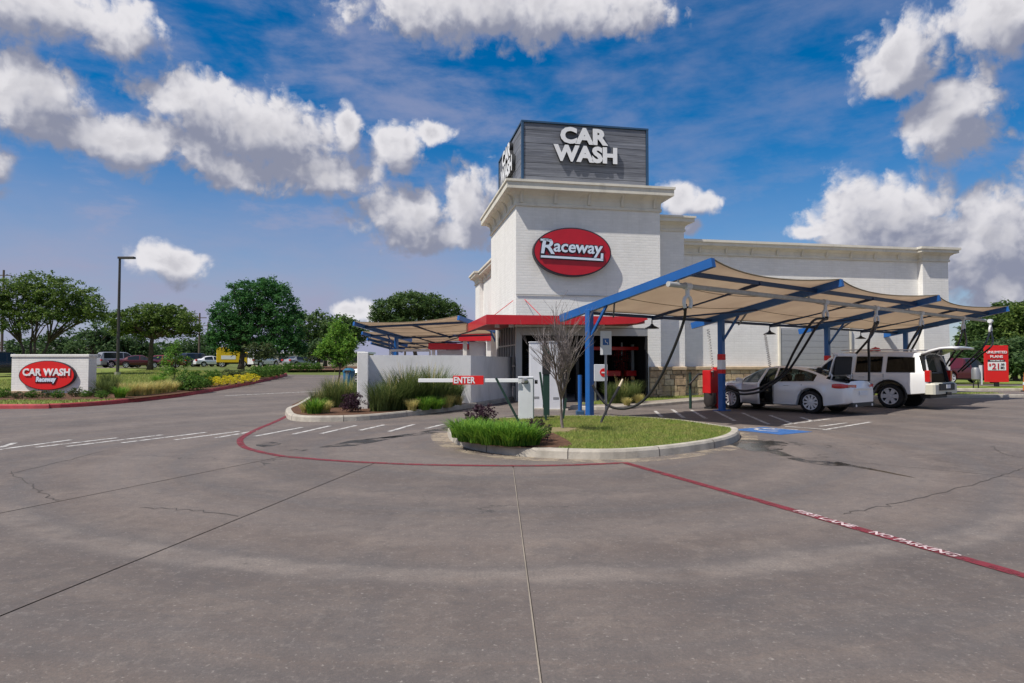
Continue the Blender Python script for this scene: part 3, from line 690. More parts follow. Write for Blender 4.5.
# rooftop sign box of horizontal planks
bx0, bx1, by0, by1, bz0, bz1 = .36, 5.72, .5, 6.0, 8.56, 11.30
sb = box('rooftop_sign_box', 'plank', bx0 + .03, bx1 - .03, by0 + .03, by1 - .03, bz0, bz1 - .02)
def plank_mat():
    t = M['plank'].node_tree; b = t.nodes['Principled BSDF']; tc = nn(t, 'ShaderNodeTexCoord'); oi = nn(t, 'ShaderNodeObjectInfo')
    mp = nn(t, 'ShaderNodeMapping'); mp.inputs['Scale'].default_value = (.5, .5, 14); lk(t, tc.outputs['Object'], mp.inputs[0])
    n = nn(t, 'ShaderNodeTexNoise'); n.inputs['Scale'].default_value = 1.6; n.inputs['Detail'].default_value = 8; n.inputs['Roughness'].default_value = .65; lk(t, mp.outputs[0], n.inputs['Vector'])
    ofs = nn(t, 'ShaderNodeVectorMath', operation='ADD'); 
    c = mixc(t, smoothstep(t, .3, .72, n.outputs[0]), (.105, .112, .135), (.245, .255, .29))
    hv = nn(t, 'ShaderNodeHueSaturation'); lk(t, c, hv.inputs['Color']); lk(t, mth(t, 'MULTIPLY_ADD', oi.outputs['Random'], .3, .85), hv.inputs['Value'])
    lk(t, hv.outputs[0], b.inputs['Base Color'])
plank_mat()
NP = 10; ph = (bz1 - bz0 - .05) / NP
for k in range(NP):
    z = bz0 + .01 + k * ph; dp = random.uniform(0, .012)
    MB().bbox(bx0 + .06, bx1 - .06, by0 - dp, by0 + .03, z, z + ph - .012, .006).build('plank', 'plank', sb)
    MB().bbox(bx0 - dp, bx0 + .03, by0 + .06, by1 - .06, z, z + ph - .012, .006).build('plank', 'plank', sb)
    MB().bbox(bx1 - .03, bx1 + dp, by0 + .06, by1 - .06, z, z + ph - .012, .006).build('plank', 'plank', sb)
for x, y in ((bx0, by0), (bx1, by0), (bx0, by1), (bx1, by1)):
    box('corner_trim', 'navy_trim', x - .045, x + .045, y - .045, y + .045, bz0, bz1 + .01, sb)
loop_profile('top_trim', 'navy_trim', bx0, bx1, by0, by1, [(-.1, bz1 - .02), (.05, bz1 - .02), (.05, bz1 + .05), (-.1, bz1 + .05), (-.1, bz1 - .02)], sb)
def letters(par, s, size, width, mtx, depth=.06, m='letter_white', offset=.03, shear=0, dark=True, spacing=1.0):
    """channel letters: pale face on dark returns, each letter row its own part"""
    me = text_mesh('sign_letters', s, size, depth, m, offset=offset, shear=shear, spacing=spacing)
    xs = [v.co.x for v in me.vertices]; ys = [v.co.y for v in me.vertices]
    k = width / (max(xs) - min(xs)); c = (max(xs) + min(xs)) / 2; cy = (max(ys) + min(ys)) / 2
    for v in me.vertices: v.co.x = (v.co.x - c) * k; v.co.y -= cy
    if dark:
        me.materials.append(M['letter_side'])
        for p in me.polygons: p.material_index = 0 if p.normal.z > .9 else 1
    o = obj('sign_letters', me, par); o.matrix_local = mtx; return o
FRONT = lambda x, y, z: Matrix.Translation((x, y, z)) @ Matrix.Rotation(R(90), 4, 'X')
LEFT = lambda x, y, z: Matrix.Translation((x, y, z)) @ Matrix.Rotation(R(-90), 4, 'Z') @ Matrix.Rotation(R(90), 4, 'X')
# rows of letters at their photographed places on the front face
letters(sb, 'CAR', .86, 2.05, FRONT(2.93, by0 - .10, 10.80), .07, offset=.045)
letters(sb, 'WASH', .86, 2.72, FRONT(2.98, by0 - .10, 10.06), .07, offset=.045)
letters(sb, 'CAR', .86, 2.05, LEFT(bx0 - .10, 3.25, 10.80), .07, offset=.045)
letters(sb, 'WASH', .86, 2.72, LEFT(bx0 - .10, 3.25, 10.06), .07, offset=.045)
# oval signs
def oval(mtx):
    e = bpy.data.objects.new('oval_sign', None); COL.objects.link(e); e.parent = bld; e.matrix_local = mtx
    rx, ry = 1.60, .97
    def disc(name, m, a, b, z0, z1):
        mb = MB(); mb.prism([(a * math.cos(2 * math.pi * k / 64), b * math.sin(2 * math.pi * k / 64)) for k in range(64)], z0, z1); return autosmooth(mb.build(name, m, e), 40)
    disc('sign_rim', 'sign_edge', rx, ry, -.20, .06); disc('sign_face', 'sign_red', rx - .05, ry - .05, .06, .075)
    rot = Matrix.Rotation(R(-1.5), 4, 'Z')
    def logo(m, dz, off, dep, name, grow=0.0):
        a = letters(e, 'aceway', .66, 2.02 + grow, rot @ Matrix.Translation((.21, .05, dz)), dep, m, off, .10, False, 1.0); a.name = name
        r_ = letters(e, 'R', .82, .56 + grow, rot @ Matrix.Translation((-1.03, .155, dz)), dep, m, off, .12, False); r_.name = name
        for me in (a.data, r_.data): 
            pass
        mb = MB(); mb.box(-1.30 - grow / 2, 1.24 + grow / 2, -.30 - grow / 2, -.215 + grow / 2, dz - dep, dz + dep); u = mb.build(name, m, e); u.matrix_local = rot
        mb = MB(); mb.box(1.15 - grow / 2, 1.24 + grow / 2, -.25, -.0 + grow / 2, dz - dep, dz + dep); u = mb.build(name, m, e); u.matrix_local = rot
        mb = MB(); mb.box(-1.33 - grow / 2, -.9, .36 - grow / 2, .435 + grow / 2, dz - dep, dz + dep); u = mb.build(name, m, e); u.matrix_local = rot
    logo('sign_edge', .085, .055, .008, 'letter_shadow', .08)
    logo('letter_blue', .125, .012, .02, 'sign_letters')
    return e
oval(FRONT(2.24, -.22, 5.90))
# main body
MBX1, MY, MZ = 20.45, 1.0, 6.55
box('main_wall', 'white_brick', .5, MBX1, TY + .01, 14, 0, MZ); box('main_wall', 'white_brick', TX + .01, MBX1, MY + .02, TY + .009, 0, MZ)
box('link_block', 'white_brick', TX - .05, 7.35, .5, 4, 0, 7.25)
loop_profile('link_cornice', 'trim', TX, 7.35, .5, 4, [(0, 7.05), (.05, 7.05), (.05, 7.14), (.02, 7.18), (.06, 7.3), (.2, 7.4), (.33, 7.42), (.33, 7.56), (.38, 7.58), (.38, 7.66), (-.5, 7.68)])
mcp = [(0, 6.08), (.05, 6.08), (.05, 6.15), (.02, 6.2), (.05, 6.34), (.16, 6.43), (.30, 6.46), (.30, 6.58), (.36, 6.60), (.36, 6.70), (-.4, 6.73)]
mcp = [(o, z + .1) for o, z in mcp]
mc = loop_profile('main_cornice', 'trim', .5, MBX1, MY, 14, mcp)
cm2 = corbel_mesh(.30, .26, .10)
for k in range(10):
    o = obj('corbel', cm2, mc); o.location = (8.3 + k * 1.23, MY - .02, 6.26)
for k in range(3):
    o = obj('corbel', cm2, mc); o.location = (.48, 7.2 + k * 1.9, 6.26); o.rotation_euler = (0, 0, R(-90))
box('main_roof', 'roofing', .6, MBX1 - .3, TY + .3, 13.7, 6.552, 6.6)
box('end_pier', 'white_brick', 19.25, 20.62, .74, 2.4, 0, 6.6)
loop_profile('end_pier_cornice', 'trim', 19.25, 20.62, .74, 2.4, [(o + .012, z + .012) for o, z in mcp])
box('rear_pier', 'white_brick', .28, 1.6, 12.4, 14.2, 0, 6.6)
loop_profile('rear_pier_cornice', 'trim', .28, 1.6, 12.4, 14.2, [(o + .012, z + .012) for o, z in mcp])
for xx in (7.75, 13.0 - 1.6, 16.3):
    pass
# roller door on the long facade
dr = box('roller_door', 'grey_door', 12.05, 15.6, MY - .02, MY + .06, .0, 3.05)
for k in range(11): MB().bbox(12.13, 15.52, MY - .05, MY - .021, .05 + k * .27, .05 + k * .27 + .255, .008).build('door_panel', 'grey_door', dr)
for x in (12.02, 15.56): MB().box(x, x + .08, MY - .08, MY + .05, 0, 3.12).build('door_jamb', 'trim', dr)
# stone wainscot
def wainscot(x0, x1, y, par, h=1.22, ret0=None):
    bk = MB(); bk.box(x0, x1, y - .06, y + .02, 0, h); wb = bk.build('wainscot_bed', 'mortar', par)
    z = .02
    while z < h - .08:
        rh = random.choice((.20, .26, .30)); rh = min(rh, h - z)
        x = x0 + .005 
        while x < x1 - .05:
            wd = random.choice((.28, .38, .46, .58)); wd = min(wd, x1 - x - .003)
            d = random.uniform(.11, .15)
            MB().bbox(x, x + wd - .022, y - d, y - .058, z, z + rh - .02, .012).build('stone', random.choice(('stone', 'stone', 'stone_pale', 'stone_brown')), wb)
            x += wd
        z += rh
    cp = MB(); cp.bbox(x0 - .0, x1 + .0, y - .20, y + .02, h, h + .13, .025); cp.build('stone_cap', 'stone_cap', wb)
wainscot(OP1 + .02, TX, -.0, bld); wainscot(TX + .03, 7.35, .5, bld); wainscot(7.38, 12.0, MY, bld); wainscot(15.68, 19.22, MY, bld)
# tunnel mouth
box('opening_header', 'aluminium', OP0, OP1, .02, .22, 2.60, 2.90)
box('opening_post', 'aluminium', .0, .24, .0, .24, 0, 2.90)
box('opening_post', 'black', OP1 - .10, OP1 - .005, .03, .2, 0, 2.60)
box('opening_post', 'black', 2.45, 2.58, .03, .2, 0, 2.60)
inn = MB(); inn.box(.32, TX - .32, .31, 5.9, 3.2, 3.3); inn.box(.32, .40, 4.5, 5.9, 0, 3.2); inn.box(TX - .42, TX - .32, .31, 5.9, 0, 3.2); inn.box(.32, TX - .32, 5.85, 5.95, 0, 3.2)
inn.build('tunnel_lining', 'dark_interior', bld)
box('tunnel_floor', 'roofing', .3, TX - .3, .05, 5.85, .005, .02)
# shop window on the left face
sw = box('shop_window', 'glass_dark', .10, .13, .26, 4.58, .5, 3.05)
box('window_sill_wall', 'stucco', .02, .28, .26, 4.58, 0, .5)
for k in range(8): MB().box(.05, .18, .26 + k * .6, .26 + k * .6 + .06, .5, 3.08).build('mullion', 'aluminium', sw)
for z in (.5, 1.35, 2.2, 3.02): MB().box(.06, .17, .26, 4.58, z, z + .06).build('transom', 'aluminium', sw)
# awning round the corner
AZ0, AZ1 = 2.90, 3.25
aw = bpy.data.objects.new('awning', None); COL.objects.link(aw); aw.parent = bld
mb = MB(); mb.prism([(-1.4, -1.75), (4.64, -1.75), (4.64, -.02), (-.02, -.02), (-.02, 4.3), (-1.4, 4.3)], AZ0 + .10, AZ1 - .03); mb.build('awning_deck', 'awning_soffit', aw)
MB().prism([(-1.45, AZ0), (3.2, AZ0 + .04), (4.3, AZ0 + .10), (4.75, AZ1 - .10), (4.69, AZ1), (-1.45, AZ1)], 1.745, 1.80, Matrix.Rotation(R(90), 4, 'X')).build('awning_fascia', 'awning_red', aw)
MB().bbox(-1.45, -1.395, -1.744, 4.3, AZ0, AZ1, .01).build('awning_fascia', 'awning_red', aw); MB().bbox(4.635, 4.69, -1.744, -.02, AZ1 - .12, AZ1, .01).build('awning_fascia', 'awning_red', aw)
mb = MB(); mb.box(-1.36, 4.6, -1.70, -.03, AZ1 - .029, AZ1 - .01); mb.box(-1.36, -.03, -.03, 4.26, AZ1 - .029, AZ1 - .01); mb.build('awning_top', 'aluminium', aw)
for a, b in (((.75, -1.2), (.35, -.02)),): MB().tube([(a[0], a[1], AZ1), (b[0], b[1], 4.0)], .014, 8).build('tie_rod', 'awning_red', aw)
for y in (.3,): MB().tube([(-1.0, y, AZ1), (-.02, y + .2, 4.0)], .014, 8).build('tie_rod', 'awning_red', aw)
for x, y in ((-.9, -.9), (-.4, -1.1), (1.5, -1.0), (3.2, -1.0)):
    mb = MB(); mb.lathe([(.0, .04), (.09, .04), (.10, -.16), (.0, -.16)], 14, Matrix.Translation((x, y, AZ0 + .10))); autosmooth(mb.build('downlight', 'cabinet_white', aw))
MB().tube([(.0, -.03, 4.2), (5.9, -.03, 4.2)], .018, 6).build('wall_conduit', 'steel_post', bld)
# ---- things in the tunnel
wg = root('wash_gantry', B2W(4.45, 1.5), 'red wash gantry with amber lamps inside the dark tunnel mouth', 'gantry', BA)
for x in (-.95, .95): MB().box(x - .06, x + .06, -.06, .06, 0, 2.3).build('gantry_leg', 'steel_post', wg)
MB().bbox(-1.0, .35, -.25, .25, .95, 1.18, .03).build('guard', 'equipment_red', wg); MB().bbox(.6, 1.05, -.25, .25, .95, 1.18, .03).build('guard', 'equipment_red', wg)
MB().bbox(-1.2, 1.2, -.12, .12, 2.05, 2.2, .02).build('gantry_beam', 'equipment_red', wg)
for x in (-.92, .85):
    for z in (.35, .6, .85):
        mb = MB(); mb.lathe([(0, .05), (.07, .04), (.09, 0), (.09, -.05)], 12, Matrix.Translation((x, -.30, z)) @ Matrix.Rotation(R(90), 4, 'X')); mb.build('lamp', 'amber', wg)
br = MB()
for k in range(26): 
    x = -1.0 + k * .08; br.bar((x, 0, 1.95), (x + random.uniform(-.05, .05), random.uniform(-.1, .1), .45 + random.uniform(0, .25)), .05, .01)
br.build('wash_cloth', 'dark_interior', wg)
for i, (x, m_, lab) in enumerate(((1.2, 'navy_trim', 'tall dark blue wash brush inside the tunnel mouth behind the kiosks'), (5.15, 'equipment_red', 'tall red wash brush at the right side of the tunnel mouth'))):
    wb_ = root('wash_brush', B2W(x, 2.1), lab, 'brush', BA, 'wash brushes in the tunnel'); mb = MB(); rnd_ = random.Random(i)
    for k in range(260):
        a = rnd_.uniform(0, 6.28); z = rnd_.uniform(.3, 2.1); l_ = rnd_.uniform(.3, .42); mb.bar((0, 0, z), (l_ * math.cos(a), l_ * math.sin(a), z - rnd_.uniform(.02, .18)), .05, .008)
    mb.build('bristles', m_, wb_); MB().tube([(0, 0, 0), (0, 0, 2.4)], .05, 8).build('brush_shaft', 'steel_post', wb_)
ns = root('no_entry_sign', at_y(600, 390, 23.4).xy.to_tuple() + (0,), 'white board with red round no entry sign before the tunnel', 'sign', BA)
MB().bbox(-.22, .28, -.02, .02, .85, 1.45, .01).build('board', 'cabinet_white', ns); MB().box(-.2, -.15, -.02, .02, 0, .85).build('board_leg', 'steel_post', ns); MB().box(.2, .25, -.02, .02, 0, .85).build('board_leg', 'steel_post', ns)
mb = MB(); mb.prism([(.15 * math.cos(2 * math.pi * k / 28), .15 * math.sin(2 * math.pi * k / 28)) for k in range(28)], 0, .012, Matrix.Translation((.14, -.022, 1.16)) @ Matrix.Rotation(R(90), 4, 'X')); mb.build('disc', 'sign_red_bright', ns)
MB().box(.05, .23, -.045, -.036, 1.135, 1.185).build('disc_bar', 'letter_white', ns)
# ---- low white wall with a return that ends in a pillar towards the lane
P0, PA, P1, P2 = Vector((-4.35, 19.45)), Vector((-4.72, 21.45)), Vector((-1.40, 22.1)), Vector((.02, 26.2))
lw = root('screen_wall', (P0.x, P0.y, 0), 'low white stucco screen wall bending towards the tower with an end pillar', 'wall')
def wall_seg(a, b, th, h, name, e0=0.0):
    a, b = a - P0, b - P0; d = (b - a).normalized(); nrm = Vector((-d.y, d.x)); a = a + d * e0
    MB().prism([(p.x, p.y) for p in (a, b, b + nrm * th, a + nrm * th)], 0, h).build(name, 'stucco', lw)
wall_seg(P0, PA, .22, 1.78, 'return_wall', .27); wall_seg(PA, P1, .22, 1.76, 'wall_panel', .003); wall_seg(P1, P2, .22, 1.74, 'wall_panel', .003)
d01 = (PA - P0).normalized(); mtx = Matrix.Rotation(math.atan2(d01.y, d01.x), 4, 'Z')
MB().bbox(0, .265, -.05, .27, 0, 1.83, .015, mtx).build('end_pillar', 'stucco', lw)
# ---- monument sign
ms = root('monument_sign', (at_y(11, 393, 28.5).x, 28.5, .12), 'low white brick monument sign with red CAR WASH oval', 'sign')
sW = at_y(88, 393, 28.5).x - ms.location.x
MB().box(0, sW, 0, .55, 0, 1.66).build('sign_wall', 'white_brick', ms)
MB().bbox(-.04, sW + .04, -.04, .59, 1.66, 1.76, .012).build('sign_cap', 'white_brick', ms)
MB().bbox(-.3, sW * .42, -.12, .0, -.05, .16, .01).build('sign_plinth', 'stone_brown', ms)
def mono_oval():
    cx = (48.5 - 11) / 77 * sW; cz = 1.5 + (363 - 375.3) * 28.5 / 650 - .12; rx, ry = 1.23, .64
    for name, m, k, y0, y1 in (('sign_rim', 'sign_edge', 1.0, -.12, .0), ('sign_face', 'sign_red_bright', .96, -.14, -.121)):
        mb = MB(); mb.prism([(rx * k * math.cos(2 * math.pi * i / 56), ry * k * math.sin(2 * math.pi * i / 56)) for i in range(56)], 0, y1 - y0, Matrix.Translation((cx, y1, cz)) @ Matrix.Rotation(R(90), 4, 'X')); autosmooth(mb.build(name, m, ms), 40)
    letters(ms, 'CAR WASH', .42, 2.06, FRONT(cx, -.16, cz + .14), .018, offset=.014, dark=False)
    letters(ms, 'Raceway', .30, .96, FRONT(cx, -.15, cz - .20), .012, 'sign_edge', .05, .1, False)
    letters(ms, 'Raceway', .28, .88, FRONT(cx, -.168, cz - .20), .01, 'letter_blue', .016, .1, False)
mono_oval()
# ------------------------------------------------------------------ vacuum canopy (right)
def frame_set(rt, starts, ru, b, H, back, front, tilt, fabric=True, post_w=.17, signs=(), pipe=True, sag=.28):
    """posts with tilted beams, fabric bays between; all local to the root at starts[0]"""
    tt = math.tan(tilt); Z = Vector((0, 0, 1))
    up = lambda p, s, dz=0: Vector(p) + b * s + Z * (H + s * tt + dz)
    for i, p in enumerate(starts):
        ang = math.atan2(b.y, b.x); mt = Matrix.Translation(p) @ Matrix.Rotation(ang, 4, 'Z')
        po = MB().bbox(-post_w / 2, post_w / 2, -post_w / 2, post_w / 2, 0, H - .04, .012, mt).build('post', 'steel_blue', rt)
        MB().bbox(-.2, .2, -.2, .2, .0, .025, .004, mt).build('base_plate', 'steel_blue', po)
        MB().bar(up(p, -back), up(p, front), .13, .20).build('beam', 'steel_blue', rt)
        MB().bar(Vector(p) + b * .05 + Z * (H - .75), up(p, .62, -.1), .06, .06).build('brace', 'steel_blue', rt)
        if i in signs:
            for z0, z1, m in ((1.60, 1.78, 'sign_red_bright'), (1.30, 1.595, 'letter_white'), (1.17, 1.295, 'sign_red_bright')):
                MB().box(-post_w / 2 - .006, post_w / 2 + .006, -post_w / 2 - .006, post_w / 2 + .006, z0, z1, mt).build('post_band', m, po)
    for i in range(len(starts) - 1):
        p, q = Vector(starts[i]), Vector(starts[i + 1]); nu, nv = 16, 12; mb = MB()
        for j in range(nv + 1):
            for k in range(nu + 1):
                t = k / nu; s = j / nv; sc = 4 * t * (1 - t)
                lo, hi = -back * .55 + .30 * sc, front - .05 - .42 * sc
                x = lo + (hi - lo) * s
                mb.v.append(tuple(p.lerp(q, t) + b * x + Z * (H + x * tt + .11 - sag * sc * math.sin(math.pi * (.12 + .76 * s)) * .6)))
        for j in range(nv):
            for k in range(nu): a = j * (nu + 1) + k; mb.f.append((a, a + 1, a + nu + 2, a + nu + 1))
        fo = mb.build('fabric_panel', 'fabric', rt, smooth=True, fix=False)
        so = fo.modifiers.new('th', 'SOLIDIFY'); so.thickness = .006
        for jj in (0, nv):
            MB().tube([Vector(mb.v[jj * (nu + 1) + k]) for k in range(nu + 1)], .018, 6).build('edge_cable', 'trim_tan', fo)
        for jj in (4, 8):
            MB().tube([Vector(mb.v[jj * (nu + 1) + k]) - Z * .012 for k in range(nu + 1)], .008, 5).build('fabric_seam', 'trim_tan', fo)
        for s0, r_ in ((front - .72, .05), (-.35, .04)):
            MB().bar(up(p, s0, -.02), up(q, s0, -.02), r_ * 2, r_ * 2).build('purlin', 'steel_navy', rt)
        m_ = p.lerp(q, .5)
        MB().bar(up(m_, -.35, -.05), up(m_, front - .65, -.05), .06, .08).build('rafter', 'steel_navy', rt)
        MB().bar(up(m_, -.35, -.09), up(q, 1.3, -.09), .05, .05).build('diagonal', 'steel_navy', rt)
        MB().bar(up(p, .9, -.09), up(p.lerp(q, .22), -.35, -.09), .04, .04).build('diagonal', 'steel_navy', rt)
        if pipe:
            h_ = up(m_, -.35, -.1); la = MB().tube([h_, h_ - Z * .16], .018, 6).build('lamp_stem', 'black', rt)
            mb2 = MB(); mb2.lathe([(.03, .0), (.06, -.05), (.20, -.12), (.21, -.14), (.17, -.13), (.03, -.07)], 18, Matrix.Translation(h_ - Z * .12)); autosmooth(mb2.build('lamp_shade', 'black', la))
    if pipe:
        s0 = front - .95
        MB().tube([up(starts[0], s0, -.22) - ru * .35] + [up(p, s0, -.22) for p in starts[1:-1]] + [up(starts[-1], s0, -.22) + ru * .5], .062, 12).build('manifold_pipe', 'pipe_grey', rt)
        for p in starts: MB().tube([up(p, s0, -.22), up(p, s0, -.08)], .03, 6).build('pipe_hanger', 'pipe_grey', rt)
    return up
TH = R(37.69); RU = Vector((math.cos(TH), math.sin(TH), 0)); RB = Vector((math.sin(TH), -math.cos(TH), 0))
S = [0, 5.82, 12.61, 19.71]; PO = Vector((2.03, 17.04, 0)); CH, CBACK, CFRONT, CT = 2.94, 1.10, 3.82, R(10.93)
can = root('vacuum_canopy', PO, 'blue steel vacuum canopy with tan fabric shades beside the white and silver cars', 'canopy')
upf = frame_set(can, [RU * s for s in S], RU, RB, CH, CBACK, CFRONT, CT, signs=(1, 2))
def pipe_pt(s): return PO + RU * s + RB * (CFRONT - .95) + Vector((0, 0, CH + (CFRONT - .95) * math.tan(CT) - .22))
def find_s(px):
    lo, hi = -2, 24
    for _ in range(50):
        m_ = (lo + hi) / 2; p = pipe_pt(m_)
        if 512 + FPX * p.x / p.y < px: lo = m_
        else: hi = m_
    return lo
def bez(p0, p1, p2, p3, n=22):
    out = []
    for k in range(n + 1):
        t = k / n; out.append(p0 * (1 - t) ** 3 + p1 * 3 * t * (1 - t) ** 2 + p2 * 3 * t * t * (1 - t) + p3 * t ** 3)
    return out
HG = 'vacuum hoses hanging from the canopy pipe'
def dropper(px, label, hoses):
    top = pipe_pt(find_s(px)); rt = root('vacuum_hose', top, label, 'hose', group=HG)
    L = lambda p: Vector(p) - top
    MB().tube([RU * -.1, RU * .1], .085, 12).build('pipe_saddle', 'fitting', rt)
    MB().tube([(0, 0, 0), (0, 0, -.22)], .05, 10).build('drop_pipe', 'fitting', rt)
    n = len(hoses)
    mb = MB()
    for sg in (-1, 1):
        c = Vector((0, 0, -.22)); mb.tube([c + RU * (sg * x) + Vector((0, 0, z)) for x, z in ((0, 0), (.09, -.05), (.13, -.13), (.12, -.22), (.09, -.28))], .042, 8)
    autosmooth(mb.build('wye_fitting', 'fitting', rt), 60)
    for k, h in enumerate(hoses):
        sg = -1 if k == 0 else 1
        st = RU * (sg * .09) + Vector((0, 0, -.48))
        pts = h(st, L); MB().tube(pts, .034, 8).build('hose', 'hose', rt, smooth=True)
        d = (pts[0] - pts[1]).normalized(); MB().tube([pts[0] + Vector((0, 0, .06)), pts[0], pts[0] - d * .12], .044, 8).build('hose_cuff', 'black', rt)
def chain(st, L, *pts):
    """hose through photographed points, each given with its depth Y"""
    P = [st] + [L(at_y(*p)) for p in pts]
    out = []
    for i in range(len(P) - 1):
        p0, p1, p2, p3 = P[max(i - 1, 0)], P[i], P[i + 1], P[min(i + 2, len(P) - 1)]
        for k in range(8):
            t = k / 8; out.append(.5 * ((2 * p1) + (-p0 + p2) * t + (2 * p0 - 5 * p1 + 4 * p2 - p3) * t * t + (-p0 + 3 * p1 - 3 * p2 + p3) * t ** 3))
    out.append(P[-1]); return out
dropper(688, 'black vacuum hose looping down to the signpost beside the grassy island', [lambda st, L: chain(st, L, (684, 320, 15.3), (674, 348, 15.6), (660, 378, 16.0), (646, 398, 16.3), (632, 407, 16.5), (618, 408.5, 16.6), (606, 404, 16.7), (598, 394, 16.8), (592.5, 385, 16.85))])
dropper(826, 'pair of black vacuum hoses reaching down into the silver sedan', [
    lambda st, L: chain(st, L, (812, 322, 18.0), (795, 350, 18.5), (785, 370, 18.9), (776, 379, 19.15), (768, 384, 19.3), (764, 388, 19.6)),
    lambda st, L: chain(st, L, (818, 325, 18.0), (801, 352, 18.5), (788, 371, 18.85), (777, 381, 19.05), (768, 387, 19.2), (765, 391, 19.5))])
dropper(877, 'pair of black vacuum hoses hanging in front of the white sport utility vehicle windows', [
    lambda st, L: chain(st, L, (869, 340, 19.3), (869, 360, 19.4), (869, 381, 19.4)),
    lambda st, L: chain(st, L, (872, 335, 19.6), (863, 346, 20.0), (854, 356, 20.5))])
dropper(922, 'pair of black vacuum hoses slanting behind the white sport utility vehicle roof', [
    lambda st, L: chain(st, L, (915, 335, 22.6), (908, 348, 23.6), (902, 362, 24.4)),
    lambda st, L: chain(st, L, (918, 338, 22.6), (911, 351, 23.6), (905, 364, 24.4))])
dropper(964, 'pair of black vacuum hoses by the raised tailgate left of the red price sign', [
    lambda st, L: chain(st, L, (958, 345, 23.9), (951, 357, 24.6), (944, 368, 25.2)),
    lambda st, L: chain(st, L, (966, 345, 23.9), (957, 356, 24.6), (949, 366, 25.2))])
dropper(991, 'outermost pair of black vacuum hoses above the red price sign', [
    lambda st, L: chain(st, L, (984, 346, 25.6), (972, 358, 26.4), (958, 372, 27.4)),
    lambda st, L: chain(st, L, (992, 345, 25.6), (978, 357, 26.4), (962, 371, 27.4))])
# crevice wand left leaning on the first post
wd = root('vacuum_wand', at_y(597, 434, 14.4), 'black vacuum wand with pale nozzle leaning in front of the signpost', 'vacuum wand')
a0 = at_y(597, 434, 14.4); q = lambda *p: at_y(*p) - a0
MB().tube([q(597, 434, 14.4), q(602, 420, 14.8), (q(607, 409, 15.1)), q(613, 398, 15.4)], .028, 8).build('hose_end', 'hose', wd, smooth=True)
MB().tube([q(613, 398, 15.4), q(619, 387, 15.7)], .032, 8).build('grip', 'black', wd); MB().tube([q(619, 387, 15.7), q(622.5, 379.5, 15.9)], [.03, .022], 8).build('nozzle', 'stone_pale', wd)
# hoses across the sedan door from the vacuum at the second post
for k, (y1, y2, dep) in enumerate(((389, 387, 19.2), (392.5, 391, 19.1))):
    a0 = at_y(728, y1 - 3, 20.3); q = lambda *p: at_y(*p) - a0
    h = root('vacuum_hose', a0, ('upper' if k == 0 else 'lower') + ' of two black hoses slung from the blue post across the open sedan door', 'hose', group=HG)
    MB().tube(chain(Vector((0, 0, 0)), lambda p: p - a0, (740, y1 + 1.5, 19.75), (752, y1 + 1, 19.35), (762, y2, 19.3), (768, y2 - 3, 19.5)), .032, 8).build('hose', 'hose', h, smooth=True)
# coiled air hoses hanging at the back of the canopy
for i, (px, yt, yb, Y, lab) in enumerate(((708, 329, 372, 21.2, 'thin coiled air hose hanging above the red vacuum'), (765, 334, 366, 22.3, 'thin coiled air hose hanging behind the silver sedan'))):
    a_, b_ = at_y(px, yt, Y), at_y(px + 5, yb, Y); n_ = 110; r_ = root('air_hose', a_, lab, 'hose', group='coiled air hoses')
    MB().tube([(b_ - a_) * (k / n_) + Vector((.045 * math.cos(k * .9), .045 * math.sin(k * .9), 0)) for k in range(n_ + 1)], .010, 5).build('coil', 'pipe_grey', r_, smooth=True)
    MB().tube([(b_ - a_), (b_ - a_) + Vector((0, 0, -.16))], .02, 6).build('air_nozzle', 'black', r_)
# ---- vacuum station, bollard, signpost
vs = root('vacuum_station', gp(711, 408.6) + (0,), 'red vacuum station cabinet with grey canister beside the blue canopy post', 'vacuum', R(37))
MB().bbox(-.24, .16, -.16, .16, .52, 1.26, .02).build('cabinet', 'vacuum_red', vs); MB().bbox(.17, .27, -.12, .12, 0, 1.36, .015).build('back_post', 'vacuum_red', vs)
mb = MB(); mb.lathe([(0, .52), (.19, .52), (.20, .2), (.14, .08), (0, .05)], 20, Matrix.Translation((-.05, 0, 0))); autosmooth(mb.build('canister', 'pole_brown', vs))
MB().bbox(-.18, .12, -.14, .14, 0, .07, .01).build('foot', 'black', vs)
MB().box(-.16, .06, -.168, -.162, .95, 1.15).build('instruction_label', 'vacuum_red', vs)
bo = root('hose_bollard', gp(690.5, 408.6) + (0,), 'thin dark bollard with hooked black hose nozzle left of the red vacuum', 'bollard')
MB().tube([(0, 0, 0), (0, 0, 1.18)], .045, 10).build('post', 'dark_green', bo); mb = MB(); mb.lathe([(.0, 1.2), (.05, 1.19), (.05, 1.15)], 10); mb.build('cap', 'black', bo)
MB().tube([(-.08, -.1, .78), (.0, -.08, .86), (.15, -.05, 1.02), (.28, -.02, 1.14), (.42, 0, 1.13), (.52, .02, 1.08)], .035, 8).build('hose_nozzle', 'hose', bo, smooth=True)
b2 = root('blue_bollard', at_y(580, 413, 19.0).xy.to_tuple() + (0,), 'short blue bollard between the white kiosks and the first canopy post', 'bollard')
MB().tube([(0, 0, 0), (0, 0, 1.15)], .06, 12).build('post', 'steel_blue', b2); MB().bbox(-.12, .12, -.12, .12, 0, .12, .02).build('foot', 'navy_trim', b2)
sp = root('accessible_sign', at_y(606, 409, 17.5).xy.to_tuple() + (0,), 'white accessible parking sign on a steel post', 'sign')
MB().tube([(0, 0, 0), (0, 0, 2.35)], .032, 8).build('sign_post', 'steel_post', sp)
